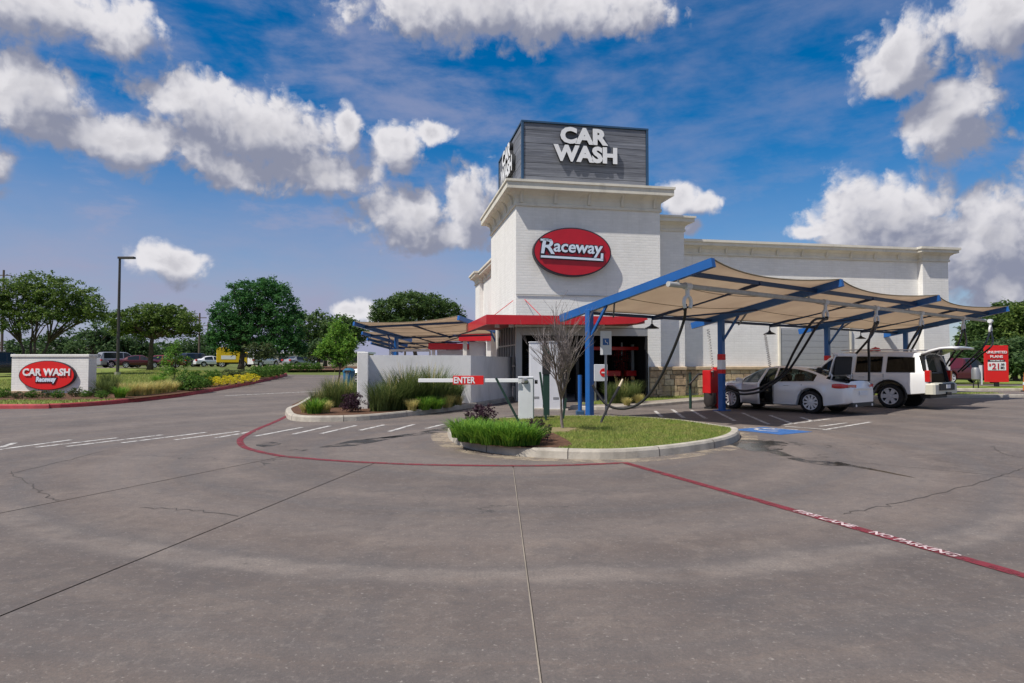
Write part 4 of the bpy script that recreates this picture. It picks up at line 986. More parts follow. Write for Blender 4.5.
MB().bbox(-.15, .15, -.05, -.035, 1.72, 2.36, .002).build('sign_plate', 'cabinet_white', sp); MB().box(-.085, .085, -.056, -.051, 1.98, 2.16).build('symbol_field', 'blue_paint_flat' if 'blue_paint_flat' in M else 'steel_blue', sp)
MB().tube([(-.02, -.06, 2.12), (-.01, -.06, 2.06), (.03, -.06, 2.05), (.045, -.06, 2.0)], .008, 5).build('symbol', 'letter_white', sp)
for i, (tx, sz, z) in enumerate((('RESERVED', .05, 2.28), ('PARKING', .05, 2.22), ('VAN', .05, 1.9), ('ACCESSIBLE', .045, 1.83))):
    pass
# ---- entry gate
gl = at_y(527, 418, 15.9); gt = root('entry_gate', (gl.x, 15.9, .14), 'white barrier gate cabinet with lowered arm bearing a red ENTER board', 'barrier gate')
MB().bbox(-.21, .15, -.18, .2, 0, 1.0, .012).build('cabinet', 'cabinet_white', gt); MB().bbox(-.22, .16, -.19, .21, 1.0, 1.03, .008).build('cabinet_lid', 'cabinet_white', gt)
MB().box(.1505, .17, -.16, .18, .02, .98).build('cabinet_door', 'aluminium', gt)
MB().box(-.14, .02, -.185, -.1805, .86, .90).build('name_plate', 'sign_edge', gt)
MB().tube([(.19, .0, .9), (.26, 0, .9)], .05, 10).build('arm_hub', 'black', gt)
ax0 = (420 - 527) / 650 * 15.9
MB().bbox(ax0, -.2, -.26, -.22, .90, .985, .008, None).build('gate_arm', 'letter_white', gt)
MB().tube([(-.1, -.24, .94), (-.02, -.18, .94)], .06, 12).build('arm_pivot', 'aluminium', gt)
ex0, ex1 = (453 - 527) / 650 * 15.65, (483.5 - 527) / 650 * 15.65
MB().bbox(ex0, ex1, -.285, -.265, .845, 1.055, .004).build('enter_board', 'sign_red_bright', gt)
letters(gt, 'ENTER', .21, (ex1 - ex0) * .70, FRONT((ex0 + ex1) / 2 - .09, -.29, .95), .003, offset=.006, dark=False)
# stakes holding the young tree
for i, (a, b, Y) in enumerate((((523, 425), (496, 378), 14.2), ((547, 421.5), (540, 372), 15.3), ((562, 421), (566, 398), 15.6))):
    p0, p1 = at_y(*a, Y), at_y(*b, Y); r = root('tree_stake', p0, ('slanting green tree stake in front of the ENTER arm', 'upright green tree stake just right of the gate cabinet', 'short green stake beside the bare tree trunk')[i], 'stake', group='stakes round the bare tree')
    MB().bar((0, 0, -.1), p1 - p0, .05, .05).build('stake_bar', 'dark_green', r); MB().tube([(0, 0, .02), (0, 0, .06)], .05, 6).build('stake_collar', 'black', r)
# pay kiosks
for i, (x0, x1, ytop, ybase, Y, lab) in enumerate(((530, 543, 342.5, 404, 21.0, 'left of two tall white pay kiosks in front of the tower'), (549, 563, 342, 405.5, 20.6, 'right of two tall white pay kiosks, seen behind the bare tree'))):
    a, b = at_y(x0, ybase, Y), at_y(x1, ytop, Y); wv = b.x - a.x
    k = root('pay_kiosk', (a.x, Y, 0), lab, 'kiosk', R(4), 'pay kiosks by the lane')
    MB().bbox(0, wv, 0, .35, .0, b.z, .012).build('kiosk_body', 'cabinet_white', k); MB().bbox(-.02, wv + .02, -.02, .37, b.z, b.z + .03, .006).build('kiosk_cap', 'cabinet_white', k)
    MB().bbox(wv + .003, wv + .12, .05, .30, .02, b.z - .06, .01).build('screen_side', 'black', k)
    MB().box(wv * .3, wv * .7, -.006, -.001, .35, .42).build('lock_plate', 'steel_post', k)
    MB().bbox(-.06, wv + .16, -.06, .41, 0, .05, .01).build('kiosk_base', 'kerb', k)
kd = at_y(546.5, 416, 17.6); kk = root('clearance_post', (kd.x, 17.6, 0), 'dark slim payment post between the two white kiosks', 'post')
MB().bbox(-.08, .08, -.08, .08, 0, 1.95, .01).build('post', 'dark_green', kk); MB().bbox(-.11, .11, -.1, .1, 1.2, 1.75, .01).build('reader', 'black', kk)
# ---- left canopy row, behind the wall
u = Vector((math.cos(BA), math.sin(BA), 0)); v = Vector((-math.sin(BA), math.cos(BA), 0))
lr, lb = Vector((.8, -.6, 0)), Vector((-.6, -.8, 0))
for k, lab in enumerate(('nearest of the tan fabric canopies behind the low white wall', 'second tan fabric canopy behind the low white wall', 'third tan fabric canopy behind the low white wall', 'farthest tan fabric canopy showing lowest above the white wall')):
    LO = Vector((-7.95 - 1.75 * k, 32.6 + 9.4 * k, 0)) - lb * 2.9
    lc = root('vacuum_canopy', LO, lab, 'canopy', group='tan canopies left of the tower')
    frame_set(lc, [lr * 0, lr * 7.0], lr, lb, 2.94 - .04 * k, 1.1, 2.9, R(10.5), pipe=False, sag=.25)
# small red-roofed booths behind the wall
for i, (px0, px1, yb, Y, lab) in enumerate(((431, 470, 343.5, 41, 'white booth with a red fascia roof behind the low wall'), (462, 492, 333.5, 33.5, 'red fascia canopy tucked under the tower awning'))):
    a, b = at_y(px0, yb, Y), at_y(px1, yb, Y); h = a.z; wv = b.x - a.x
    k = root('vending_booth', (a.x, Y, 0), lab, 'booth', 0)
    MB().bbox(-.15, wv + .15, -.2, 1.6, h - .38, h, .02).build('red_fascia', 'awning_red', k)
    for x in (.05, wv - .25): MB().bbox(x, x + .2, 0, .2, 0, h - .38, .01).build('booth_pillar', 'stucco', k)
    MB().bbox(.35, wv - .35, .3, 1.4, 0, h - .42, .01).build('booth_wall', 'cabinet_white', k)
rl = root('wash_rail', at_y(390, 356, 34).xy.to_tuple() + (0,), 'pale pipe rail frame showing just above the low white wall', 'rail')
wv = at_y(430, 356, 34).x - at_y(390, 356, 34).x; hz = at_y(400, 350.5, 34).z
for x in (0, wv): MB().tube([(x, 0, 0), (x, 0, hz)], .05, 8).build('rail_post', 'fitting', rl)
MB().tube([(0, 0, hz), (wv, 0, hz)], .06, 8).build('rail_top', 'fitting', rl)
# ---- price sign at right
ps = at_y(996.5, 384.5, 37.5); pr = root('price_sign', (ps.x, 37.5, .13), 'bright red UNLIMITED PLANS price sign on a dark post', 'sign')
k = 37.5 / 650; zz = lambda y: at_y(996, y, 37.5).z - .13
MB().bbox(-11.5 * k, 11.8 * k, -.06, .06, zz(382), zz(345.5), .01).build('sign_panel', 'sign_red_bright', pr); MB().bbox(-.1, .14, -.04, .08, 0, zz(382), .01).build('sign_post', 'black', pr)
MB().box(-9 * k, 9 * k, -.075, -.061, zz(370.3), zz(362)).build('price_panel', 'letter_white', pr); MB().box(-9 * k, 8 * k, -.072, -.061, zz(361.8), zz(359.6)).build('price_strip', 'sign_edge', pr)
def tx(s, size, wid, x, y, m='letter_white', off=.002): letters(pr, s, size, wid, FRONT(x * k, -.085, zz(y)), .006, m, off, 0, False)
tx('UNLIMITED', .20, 20.5 * k, 0, 352.2, off=.004); tx('PLANS', .20, 12.5 * k, -.3, 356.6, off=.004); tx('STARTING AT', .09, 13 * k, 0, 360.7); tx('$', .2, 2.2 * k, -7, 365, 'sign_red_bright'); tx('21', .48, 7 * k, -1.6, 366.3, 'sign_red', .01); tx('.99', .2, 4 * k, 5.3, 364.6, 'sign_edge'); tx('/MO', .2, 4 * k, 5.3, 367.8, 'sign_edge')
ob = at_y(1023.5, 390, 34.2); oc = root('traffic_barrel', (ob.x + .3, 34.2, 0), 'orange traffic barrel cut off by the right edge of the photo', 'barrel')
mb = MB(); mb.lathe([(0, 1.0), (.2, 1.0), (.24, .55), (.27, .05), (0, .05)], 20); autosmooth(mb.build('barrel_body', 'orange', oc)); mb = MB(); mb.lathe([(.251, .5), (.262, .35)], 20); mb.build('barrel_band', 'letter_white', oc); mb = MB(); mb.lathe([(.36, 0), (.36, .05), (.28, .06)], 20); mb.build('barrel_base', 'black', oc)
gb = at_y(976, 390, 35.6); gr = root('vacuum_unit', (gb.x, 35.6, .12), 'small grey vacuum canister on legs left of the price sign', 'vacuum')
mb = MB(); mb.lathe([(0, 1.15), (.16, 1.12), (.2, 1.0), (.2, .5), (.12, .42), (0, .42)], 16); autosmooth(mb.build('canister', 'steel_post', gr))
for x in (-.14, .14): MB().tube([(x, 0, 0), (x * .8, 0, .5)], .03, 6).build('leg', 'black', gr)
MB().bbox(.22, .34, -.06, .06, .2, 1.25, .01).build('side_pipe', 'fitting', gr)
# ---- light pole, utility poles
lp = at_y(117.5, 376, 50); LP = root('parking_lamp', (lp.x, 50, T(lp.x, 50) + .1), 'tall dark brown parking lot lamp standing on the left lawn', 'street lamp')
hh = at_y(121, 257, 50).z - T(lp.x, 50) - .1
MB().tube([(0, 0, 0), (.0, 0, hh)], [.12, .085], 10).build('pole', 'pole_brown', LP); MB().tube([(0, 0, 0), (0, 0, .25)], .22, 14).build('base', 'kerb', LP)
MB().bbox(-.1, 1.15, -.17, .17, hh - .14, hh + .02, .02).build('lamp_head', 'pole_brown', LP)
for i, (px, yt, Y, lab) in enumerate(((1.5, 270, 85, 'wooden utility pole behind the large left tree'), (199, 313, 95, 'wooden utility pole left of the round dark tree'), (207.5, 322, 120, 'distant thinner utility pole beside the round dark tree'), (405, 291, 100, 'utility pole in front of the tree behind the tan canopy'))):
    a = at_y(px, 360, Y); zt = at_y(px, yt, Y).z; z0 = T(a.x, Y) - .1
    p = root('utility_pole', (a.x, Y, z0), lab, 'utility pole', group='utility poles')
    MB().tube([(0, 0, 0), (0, 0, zt - z0)], [.17, .12], 8).build('pole', 'wood_pole', p); MB().bar((-1.0, 0, zt - z0 - .7), (1.0, 0, zt - z0 - .7), .12, .12).build('crossarm', 'wood_pole', p)
bi = at_y(349, 374, 33.5); bn = root('litter_bin', (bi.x, 33.5, .1), 'blue litter bin behind the young green tree', 'bin')
mb = MB(); mb.lathe([(0, 0), (.26, 0), (.30, .9), (.32, .92), (.32, 1.0), (.2, 1.12), (0, 1.16)], 18); autosmooth(mb.build('bin_body', 'bin_blue', bn)); MB().bbox(-.16, .16, -.33, -.27, .93, 1.03, .005).build('bin_flap', 'black', bn)
# ------------------------------------------------------------------ cars
def lerp_prof(p, x):
    if x <= p[0][0]: return p[0][1]
    for (a, b), (c, d) in zip(p, p[1:]):
        if x <= c:
            t = (x - a) / (c - a); return b + (d - b) * t
    return p[-1][1]
def smooth_prof(p, n=5):
    q = smooth_line(p, n); q.sort(); return q
class CarSpec: pass
def car_stations(S):
    xs = set()
    L0, L1 = S.x0, S.x1; k = L0
    N = S.nst
    for i in range(N + 1): xs.add(round(L0 + (L1 - L0) * i / N, 4))
    for xc in (S.xr, S.xf):
        for f in (-1.001, -.97, -.9, -.8, -.65, -.45, -.22, 0, .22, .45, .65, .8, .9, .97, 1.001): xs.add(round(xc + f * S.ra, 4))
    for x in S.cuts: xs.add(x); 
    xs = sorted(xs); out = [xs[0]]
    cuts = set(S.cuts)
    for x in xs[1:]:
        if x - out[-1] > .018: out.append(x)
        elif x in cuts: out[-1] = x
    return out
def car_section(S, x):
    zt, zs, w, wr = lerp_prof(S.top, x), lerp_prof(S.belt, x), lerp_prof(S.width, x), lerp_prof(S.roofw, x)
    zl = lerp_prof(S.sill, x)
    for xc in (S.xr, S.xf):
        if abs(x - xc) < S.ra: zl = max(zl, S.wr + math.sqrt(max(0, S.ra ** 2 - (x - xc) ** 2)))
    zl = min(zl, zs - .12); ze = max(zt - S.edge, zs + .004); wr = min(wr, w * .985)
    fl = .035 if any(abs(x - xc) < S.ra * 1.25 for xc in (S.xr, S.xf)) else 0
    return [(w * .86, zl), (w * .975 + fl * .6, zl + .03), (w + fl * .4, zl + .40 * (zs - zl)), (w * .995, zl + .62 * (zs - zl)), (w * .985, zs - .07), (w * .955, zs), (wr, ze), (wr * .86, zt - S.edge * .28), (wr * .45, zt - .006), (0, zt)]
NR = 9     # rows between the ten section points; row 5 is the side glass, 6..8 are roof / screens
def car_body(S, rt, paint, classify, end_caps=(True, True)):
    xs = car_stations(S); secs = [car_section(S, x) for x in xs]; buckets = {}
    def put(cls, quad):
        d = buckets.setdefault(cls, ({}, [], [])); idx = []
        for q in quad:
            k = (round(q[0], 4), round(q[1], 4), round(q[2], 4))
            if k not in d[0]: d[0][k] = len(d[1]); d[1].append(k)
            idx.append(d[0][k])
        idx2 = []
        for i in idx:
            if i not in idx2: idx2.append(i)
        if len(idx2) > 2: d[2].append(tuple(idx2))
    for i in range(len(xs) - 1):
        xm = (xs[i] + xs[i + 1]) / 2
        for j in range(NR):
            for sd in (1, -1):
                a, b, c, d = secs[i][j], secs[i + 1][j], secs[i + 1][j + 1], secs[i][j + 1]
                q = [(xs[i], sd * a[0], a[1]), (xs[i + 1], sd * b[0], b[1]), (xs[i + 1], sd * c[0], c[1]), (xs[i], sd * d[0], d[1])]
                if sd > 0: q.reverse()
                cls = classify(xm, j, sd)
                if cls: put(cls, q)
    for e, on in ((0, end_caps[0]), (-1, end_caps[1])):
        if on:
            s = secs[e]; ring = [(xs[e], y, z) for y, z in s] + [(xs[e], -y, z) for y, z in reversed(s[:-1])]
            if e == -1: ring.reverse()
            put('body', ring)
    out = {}
    for cls, (_, vs, fs) in buckets.items():
        mb = MB(); mb.v = vs; mb.f = fs; out[cls] = mb
    return out
def wheel(rt, x, y, r, wd, side, spokes, m='rim', detail=True, spoke_w=.05):
    mt = Matrix.Translation((x, y, r)) @ Matrix.Rotation(R(-90 * side), 4, 'X')
    t = MB(); h = wd / 2
    t.lathe([(r * .66, -h), (r * .9, -h), (r * .98, -h * .8), (r, -h * .45), (r, h * .45), (r * .98, h * .8), (r * .9, h), (r * .66, h)], 28 if detail else 16, mt); o = t.build('wheel', 'tyre', rt); autosmooth(o, 40)
    rm = MB(); rm.lathe([(r * .67, h * .98), (r * .63, h * .98), (r * .60, h * .6), (r * .58, -h * .2), (0.0, -h * .2)], 28 if detail else 16, mt)
    autosmooth(rm.build('rim_barrel', 'black', o), 40)
    lip = MB(); lip.lathe([(r * .68, h * .9), (r * .69, h * 1.03), (r * .63, h * 1.03), (r * .61, h * .7)], 28 if detail else 16, mt); autosmooth(lip.build('rim_lip', m, o), 40)
    sp = MB()
    for k in range(spokes):
        mk = mt @ Matrix.Rotation(2 * math.pi * k / spokes, 4, 'Z')
        sp.prism([(r * .10, -spoke_w * r * 1.6), (r * .64, -spoke_w * r * 2.1), (r * .64, spoke_w * r * 2.1), (r * .10, spoke_w * r * 1.6)], h * .45, h * .85, mk)
    sp.lathe([(r * .2, h * .4), (r * .19, h * .9), (0, h * .95)], 14, mt); autosmooth(sp.build('spokes', m, o), 40)
    if detail:
        wl = MB(); wl.lathe([(r * 1.06, -h * 1.2), (r * 1.06, h * .3)], 20, mt); wl.lathe([(r * 1.06, -h * 1.2), (0, -h * 1.2)], 20, mt); wl.build('wheel_well', 'black', rt)
    return o
def interior(rt, S, xa, xb, zf, seats, m='seat'):
    MB().box(S.x0 + .35, S.x1 - .6, -.74, .74, zf - .08, zf).build('floor_pan', 'black', rt)
    for (x, y) in seats:
        st = MB().bbox(x - .25, x + .27, y - .25, y + .25, zf, zf + .32, .05).build('seat', m, rt)
        MB().bbox(-.07, .07, -.24, .24, 0, .62, .05, Matrix.Translation((x - .27, y, zf + .25)) @ Matrix.Rotation(R(-14), 4, 'Y')).build('seat_back', m, st)
        MB().bbox(-.05, .05, -.13, .13, 0, .17, .04, Matrix.Translation((x - .45, y, zf + .90)) @ Matrix.Rotation(R(-8), 4, 'Y')).build('headrest', m, st)
    MB().bbox(xb - .05, xb + .42, -.70, .70, zf + .35, zf + .62, .05).build('dashboard', m, rt)
    c = Vector((xb - .22, .36, zf + .62)); mb = MB(); mt = Matrix.Translation(c) @ Matrix.Rotation(R(66), 4, 'Y')
    mb.tube([mt @ Vector((.185 * math.cos(a), .185 * math.sin(a), 0)) for a in [2 * math.pi * k / 18 for k in range(19)]], .018, 6); mb.bar(mt @ Vector((-.18, 0, 0)), mt @ Vector((.18, 0, 0)), .04, .02); mb.build('steering_wheel', 'black', rt)
def solid(o, th=.02): s = o.modifiers.new('th', 'SOLIDIFY'); s.thickness = th; s.offset = -1; return o
HEAD = math.atan2(-RB.y, -RB.x)    # noses point up the stall, towards the posts
def local_root(name, wheel_xy, xr, y, label, cat):
    c, s = math.cos(HEAD), math.sin(HEAD); p = (wheel_xy[0] - (c * xr - s * y), wheel_xy[1] - (s * xr + c * y), 0)
    return root(name, p, label, cat, HEAD)
def hinge(rt, name, pivot, axis, ang):
    e = bpy.data.objects.new(name, None); COL.objects.link(e); e.parent = rt
    e.matrix_local = Matrix.Translation(pivot) @ Matrix.Rotation(ang, 4, axis) ; return e
def shifted(mb, p): n = MB(); n.v = [tuple(Vector(v) - Vector(p)) for v in mb.v]; n.f = mb.f; return n
# ---- silver sedan
def sedan():
    S = CarSpec(); S.x0, S.x1 = -2.40, 2.40; S.xr, S.xf, S.wr, S.ra = -1.28, 1.43, .335, .40; S.nst = 46; S.edge = .07
    S.top = smooth_prof([(-2.40, .78), (-2.36, .93), (-2.25, 1.00), (-1.95, 1.045), (-1.6, 1.13), (-1.15, 1.29), (-.7, 1.385), (-.2, 1.42), (.2, 1.395), (.55, 1.30), (.95, 1.10), (1.22, .965), (1.6, .915), (2.0, .83), (2.25, .74), (2.36, .66), (2.40, .55)])
    S.belt = smooth_prof([(-2.40, .74), (-2.3, .90), (-1.9, .955), (-1.2, .945), (0, .905), (1.0, .87), (1.6, .83), (2.0, .76), (2.3, .64), (2.40, .5)])
    S.width = smooth_prof([(-2.40, .66), (-2.36, .76), (-2.2, .85), (-1.7, .905), (-.8, .925), (.6, .925), (1.5, .905), (2.0, .83), (2.25, .72), (2.36, .60), (2.40, .48)])
    S.roofw = smooth_prof([(-2.40, .60), (-2.0, .72), (-1.4, .64), (-.6, .58), (.2, .58), (.8, .68), (1.2, .74), (2.0, .68), (2.4, .4)])
    S.sill = [(-2.4, .34), (-2.2, .30), (-1.7, .22), (1.85, .19), (2.4, .24)]
    S.cuts = [-.10, .93, -1.02, -1.45, -.16, .99, -2.30, -1.66, -1.58, .5, .35]
    rt = local_root('silver_sedan', gp(812, 413.4), S.xr, .80, 'silver four-door sedan with open driver door and raised boot lid', 'car')
    def cl(x, j, sd):
        if -2.30 < x < -1.66 and j >= 6: return 'boot'
        if sd > 0 and -.10 < x < .99 and 1 <= j <= 5:
            if j == 5: return 'doorglass' if -.02 < x < .9 else 'door'
            return 'door'
        if j == 5 and -1.45 < x < .99: return 'body' if -.16 < x < -.10 or x < -1.40 else 'glass'
        if j in (7, 8) and (.35 < x < 1.16 or -1.58 < x < -.95): return 'glass'
        return 'body'
    P = car_body(S, rt, 'car_silver', cl)
    autosmooth(P['body'].build('body', 'car_silver', rt, fix=False), 50)
    autosmooth(P['glass'].build('window_glass', 'glass_clear', rt, fix=False), 50)
    # driver door swung out on its front edge
    pv = Vector((.99, .90, 0)); e = hinge(rt, 'driver_door', pv, 'Z', R(-30))
    d = solid(autosmooth(shifted(P['door'], pv).build('door_skin', 'car_silver', e, fix=False), 50), .03)
    if 'doorglass' in P: autosmooth(shifted(P['doorglass'], pv).build('door_window', 'glass_clear', e, fix=False), 50)
    MB().bbox(-.98, -.08, -.10, -.045, .30, .82, .02).build('door_card', 'seat', e); MB().tube([(-.85, .03, .80), (-.68, .035, .80)], .014, 6).build('door_handle', 'rim', e)
    MB().bbox(-.16, .02, .02, .22, .90, 1.03, .04).build('door_mirror', 'car_silver', e)
    # boot lid raised on its front edge
    pv = Vector((-1.66, 0, 1.11)); e = hinge(rt, 'boot_lid', pv, 'Y', R(84))
    solid(autosmooth(shifted(P['boot'], pv).build('lid_skin', 'car_silver', e, fix=False), 50), .03)
    MB().bbox(-.70, -.62, -.60, .60, -.24, -.06, .03).build('lid_lip', 'car_silver', e); MB().bbox(-.60, -.05, -.52, .52, -.16, -.10, .02).build('lid_liner', 'dark_interior', e)
    for y in (-.6, .6): MB().tube([(-1.75, y, .98), (-1.80, y, 1.12), (-1.72, y, 1.24)], .02, 6).build('lid_hinge', 'rim', rt)
    MB().box(-2.28, -1.5, -.68, .68, .50, .54).build('boot_floor', 'black', rt); MB().box(-1.56, -1.5, -.7, .7, .5, 1.02).build('boot_bulkhead', 'black', rt)
    for y in (-.71, .68): MB().box(-2.28, -1.5, y, y + .03, .5, .98).build('boot_side', 'black', rt)
    MB().box(-2.30, -2.26, -.66, .66, .5, .90).build('boot_back', 'black', rt)
    MB().bbox(-2.1, -1.7, -.2, .3, .54, .92, .04).build('boot_bag', 'seat', rt)
    interior(rt, S, -.6, .78, .30, ((.12, .38), (.12, -.38), (-.85, .38), (-.85, -.38)))
    MB().bbox(-.12, -.02, .86, .905, .22, .95, .01).build('door_pillar', 'black', rt)
    MB().bbox(-.08, .97, .78, .90, .20, .27, .02).build('door_sill', 'black', rt)
    for sd in (1, -1):
        # lamps wrapped round the corner
        for nm, x0, x1, m, z0, z1 in (('tail_lamp', -2.345, -1.93, 'tail_red', .765, .905), ('headlamp', 1.88, 2.26, 'glass_far', .60, .71)):
            mb = MB(); n = 8; rows = []
            for k in range(n + 1):
                x = x0 + (x1 - x0) * k / n; wq = lerp_prof(S.width, x) + .012; f = math.sin(math.pi * (.18 + .70 * (k / n if nm == 'headlamp' else 1 - k / n)))
                c = (z0 + z1) / 2; hf = (z1 - z0) / 2 * (.35 + .65 * f)
                rows.append([(x, sd * wq, c - hf), (x, sd * (wq + .008), c), (x, sd * (wq - .004), c + hf)])
            mb.v = [p for r_ in rows for p in r_]
            for k in range(n):
                for j in range(2): a = k * 3 + j; mb.f.append((a, a + 1, a + 4, a + 3) if sd > 0 else (a + 3, a + 4, a + 1, a))
            if nm == 'tail_lamp':
                o_ = len(mb.v); mb.v += [(-2.405, sd * .42, .79), (-2.405, sd * .42, .87)]; mb.f.append((0, o_, o_ + 1, 2))
            autosmooth(mb.build(nm, m, rt), 60)
        for x in (S.xr, S.xf): wheel(rt, x, sd * .79, S.wr, .22, sd, 10, spoke_w=.045)
    MB().bbox(-2.43, -2.395, -.26, .26, .56, .68, .008).build('number_plate', 'plate', rt)
    MB().bbox(-2.425, -2.28, -.70, .70, .24, .36, .03).build('rear_valance', 'black', rt)
    MB().bbox(-2.43, -2.38, -.55, .55, .74, .765, .006).build('chrome_strip', 'rim', rt)
    for y in (-.5, .5): MB().tube([(-2.3, y, .27), (-2.44, y, .27)], .04, 10).build('exhaust_tip', 'rim', rt)
    for sd in (1, -1):
        pts = [(x, sd * (lerp_prof(S.width, x) * .955 + .004), lerp_prof(S.belt, x) + .006) for x in [-1.42 + .12 * k for k in range(12)] if sd < 0 or x < -.12]
        MB().tube(pts, .009, 5).build('belt_trim', 'rim', rt)
        MB().tube([(-.62, sd * .935, .82), (-.45, sd * .937, .82)], .012, 6).build('door_handle', 'rim', rt)
        for xx in ((-.13, -1.02) if sd > 0 else (-.13, -1.02, .99)):
            pts = [(xx - (.16 * max(0, (.6 - z)) if xx < -1 else 0), sd * (.003 + lerp_prof(S.width, xx) * (1.0 if z < .8 else .985)), z) for z in (.30, .45, .6, .75, .86)]
            MB().tube(pts, .006, 4).build('door_gap', 'black', rt)
sedan()
# ---- white sport utility vehicle
def suv():
    S = CarSpec(); S.x0, S.x1 = -2.55, 2.65; S.xr, S.xf, S.wr, S.ra = -1.38, 1.72, .40, .50; S.nst = 46; S.edge = .19
    S.top = smooth_prof([(-2.55, 1.80), (-2.45, 1.84), (-2.0, 1.88), (-1.0, 1.91), (.0, 1.91), (.45, 1.87), (.75, 1.72), (1.1, 1.42), (1.3, 1.24), (1.7, 1.18), (2.2, 1.12), (2.5, 1.02), (2.65, .8)])
    S.belt = [(-2.55, 1.20), (-1.5, 1.20), (0, 1.185), (1.3, 1.14), (2.2, 1.04), (2.65, .75)]
    S.width = smooth_prof([(-2.55, .90), (-2.48, .94), (-2.2, .98), (-1, .995), (1, .995), (2.0, .96), (2.4, .88), (2.65, .72)])
    S.roofw = [(-2.55, .74), (-2.3, .78), (0, .78), (.5, .78), (1.3, .84), (2.65, .6)]
    S.sill = [(-2.55, .52), (-2.0, .46), (-1, .40), (2.1, .38), (2.65, .45)]
    S.cuts = [-2.15, -1.28, -1.12, -.28, -.14, .62, .75, .45, 1.26, -.95]
    rt = local_root('white_suv', gp(891.5, 408.0), S.xr, .84, 'white sport utility vehicle with its tailgate raised beyond the sedan', 'car')
    def cl(x, j, sd):
        if j == 5 and (-2.15 < x < -1.28 or -1.12 < x < -.28 or -.14 < x < .95): return 'glass'
        if j in (7, 8) and .45 < x < 1.26: return 'glass'
        return 'body'
    P = car_body(S, rt, 'car_white', cl, (False, True))
    def lean(mb):
        # the tail leans forward above the waist
        mb.v = [(x + .30 * (z - 1.15) * min(1, (-1.9 - x) / .65) if x < -1.9 and z > 1.15 else x, y, z) for x, y, z in mb.v]
    for mb in P.values(): lean(mb)
    b = autosmooth(P['body'].build('body', 'car_white', rt, fix=False), 45); solid(b, .035)
    autosmooth(P['glass'].build('window_glass', 'glass_dark', rt, fix=False), 50)
    # window surrounds
    for sd in (1, -1):
        for a, c in ((-2.15, -1.28), (-1.12, -.28), (-.14, .6)):
            ln = lambda x, z: x + (.30 * (z - 1.15) * min(1, (-1.9 - x) / .65) if x < -1.9 and z > 1.15 else 0)
            lo = lambda x: Vector((ln(x, lerp_prof(S.belt, x)), sd * (lerp_prof(S.width, x) * .955 + .006), lerp_prof(S.belt, x) + .004)); hi = lambda x: Vector((ln(x, lerp_prof(S.top, x) - .195), sd * (lerp_prof(S.roofw, x) + .008), lerp_prof(S.top, x) - .195))
            MB().tube([lo(a), lo(c), hi(c), hi(a), lo(a)], .013, 5).build('window_seal', 'black', rt)
        MB().tube([(x, sd * .68, lerp_prof(S.top, x) + .05) for x in (-2.1, -1.2, -.3, .3)], .022, 6).build('roof_rail', 'rim', rt)
        for x in (S.xr, S.xf): wheel(rt, x, sd * .83, S.wr, .27, sd, 6, spoke_w=.085)
        MB().bbox(-.60, -.40, *( (.985, 1.01) if sd > 0 else (-1.01, -.985)), 1.02, 1.07, .006).build('door_handle', 'car_white', rt)
        y0, y1 = sorted((sd * .80, sd * .955)); MB().bbox(-2.585, -2.42, y0, y1, .90, 1.26, .02).build('tail_lamp', 'tail_red', rt)
        for xx in (-1.2, -.21):
            MB().tube([(xx, sd * 1.001, z) for z in (.45, .7, .95, 1.15)], .006, 4).build('door_gap', 'black', rt)
        arch = [(S.xr + (S.ra + .03) * math.cos(a), sd * (1.0), S.wr + (S.ra + .03) * math.sin(a)) for a in [R(-4 + 15.7 * k) for k in range(13)]]
        MB().tube(arch, .03, 6).build('arch_trim', 'black', rt)
        y0, y1 = sorted((sd * .985, sd * 1.02)); MB().bbox(-.86, 1.2, y0, y1, .38, .46, .01).build('sill_trim', 'black', rt)
        MB().bbox(.92, 1.10, *sorted((sd * 1.0, sd * 1.22)), 1.16, 1.38, .04).build('door_mirror', 'car_white', rt)
    # rear: bumper, opening, load space
    MB().bbox(-2.72, -2.40, -.96, .96, .50, .86, .06).build('rear_bumper', 'bumper_beige', rt)
    MB().bbox(-2.76, -2.70, -.62, .62, .62, .84, .02).build('bumper_step', 'black', rt); MB().bbox(-2.775, -2.758, -.2, .12, .68, .8, .004).build('number_plate', 'plate', rt)
    MB().bbox(-2.85, -2.6, -.06, .06, .46, .56, .01).build('tow_hitch', 'black', rt); MB().bbox(-2.5, -2.2, -.7, .7, .36, .5, .02).build('underbody', 'black', rt)
    MB().box(-2.5, 1.4, -.85, .85, .74, .80).build('load_floor', 'trim_tan', rt)
    for sd in (1, -1):
        y0, y1 = sorted((sd * .80, sd * .85)); MB().box(-2.40, -.6, y0, y1, .8, 1.15).build('load_side_trim', 'trim_tan', rt)
        y0, y1 = sorted((sd * .74, sd * .905)); MB().prism([(-2.55, .86), (-2.45, .86), (-2.26, 1.74), (-2.36, 1.74)], y0, y1, Matrix(((1, 0, 0, 0), (0, 0, 1, 0), (0, 1, 0, 0), (0, 0, 0, 1)))).build('tailgate_frame', 'black', rt)
    MB().box(-2.35, -2.25, -.74, .74, 1.70, 1.79).build('tailgate_frame', 'black', rt)
    MB().box(-1.05, -.92, -.8, .8, .8, 1.45).build('rear_seat_back', 'trim_tan', rt)
    for y in (-.5, .5): MB().bbox(-1.08, -.95, y - .14, y + .14, 1.45, 1.65, .04).build('headrest', 'trim_tan', rt)
    MB().bbox(-2.0, -1.6, -.35, .25, .8, 1.15, .04).build('storage_box', 'cabinet_white', rt)
    MB().bbox(.6, 1.2, -.8, .8, .9, 1.2, .05).build('dashboard', 'seat', rt)
    for y in (-.4, .4): MB().bbox(-.1, .1, y - .26, y + .26, .8, 1.62, .05).build('front_seat', 'seat', rt)
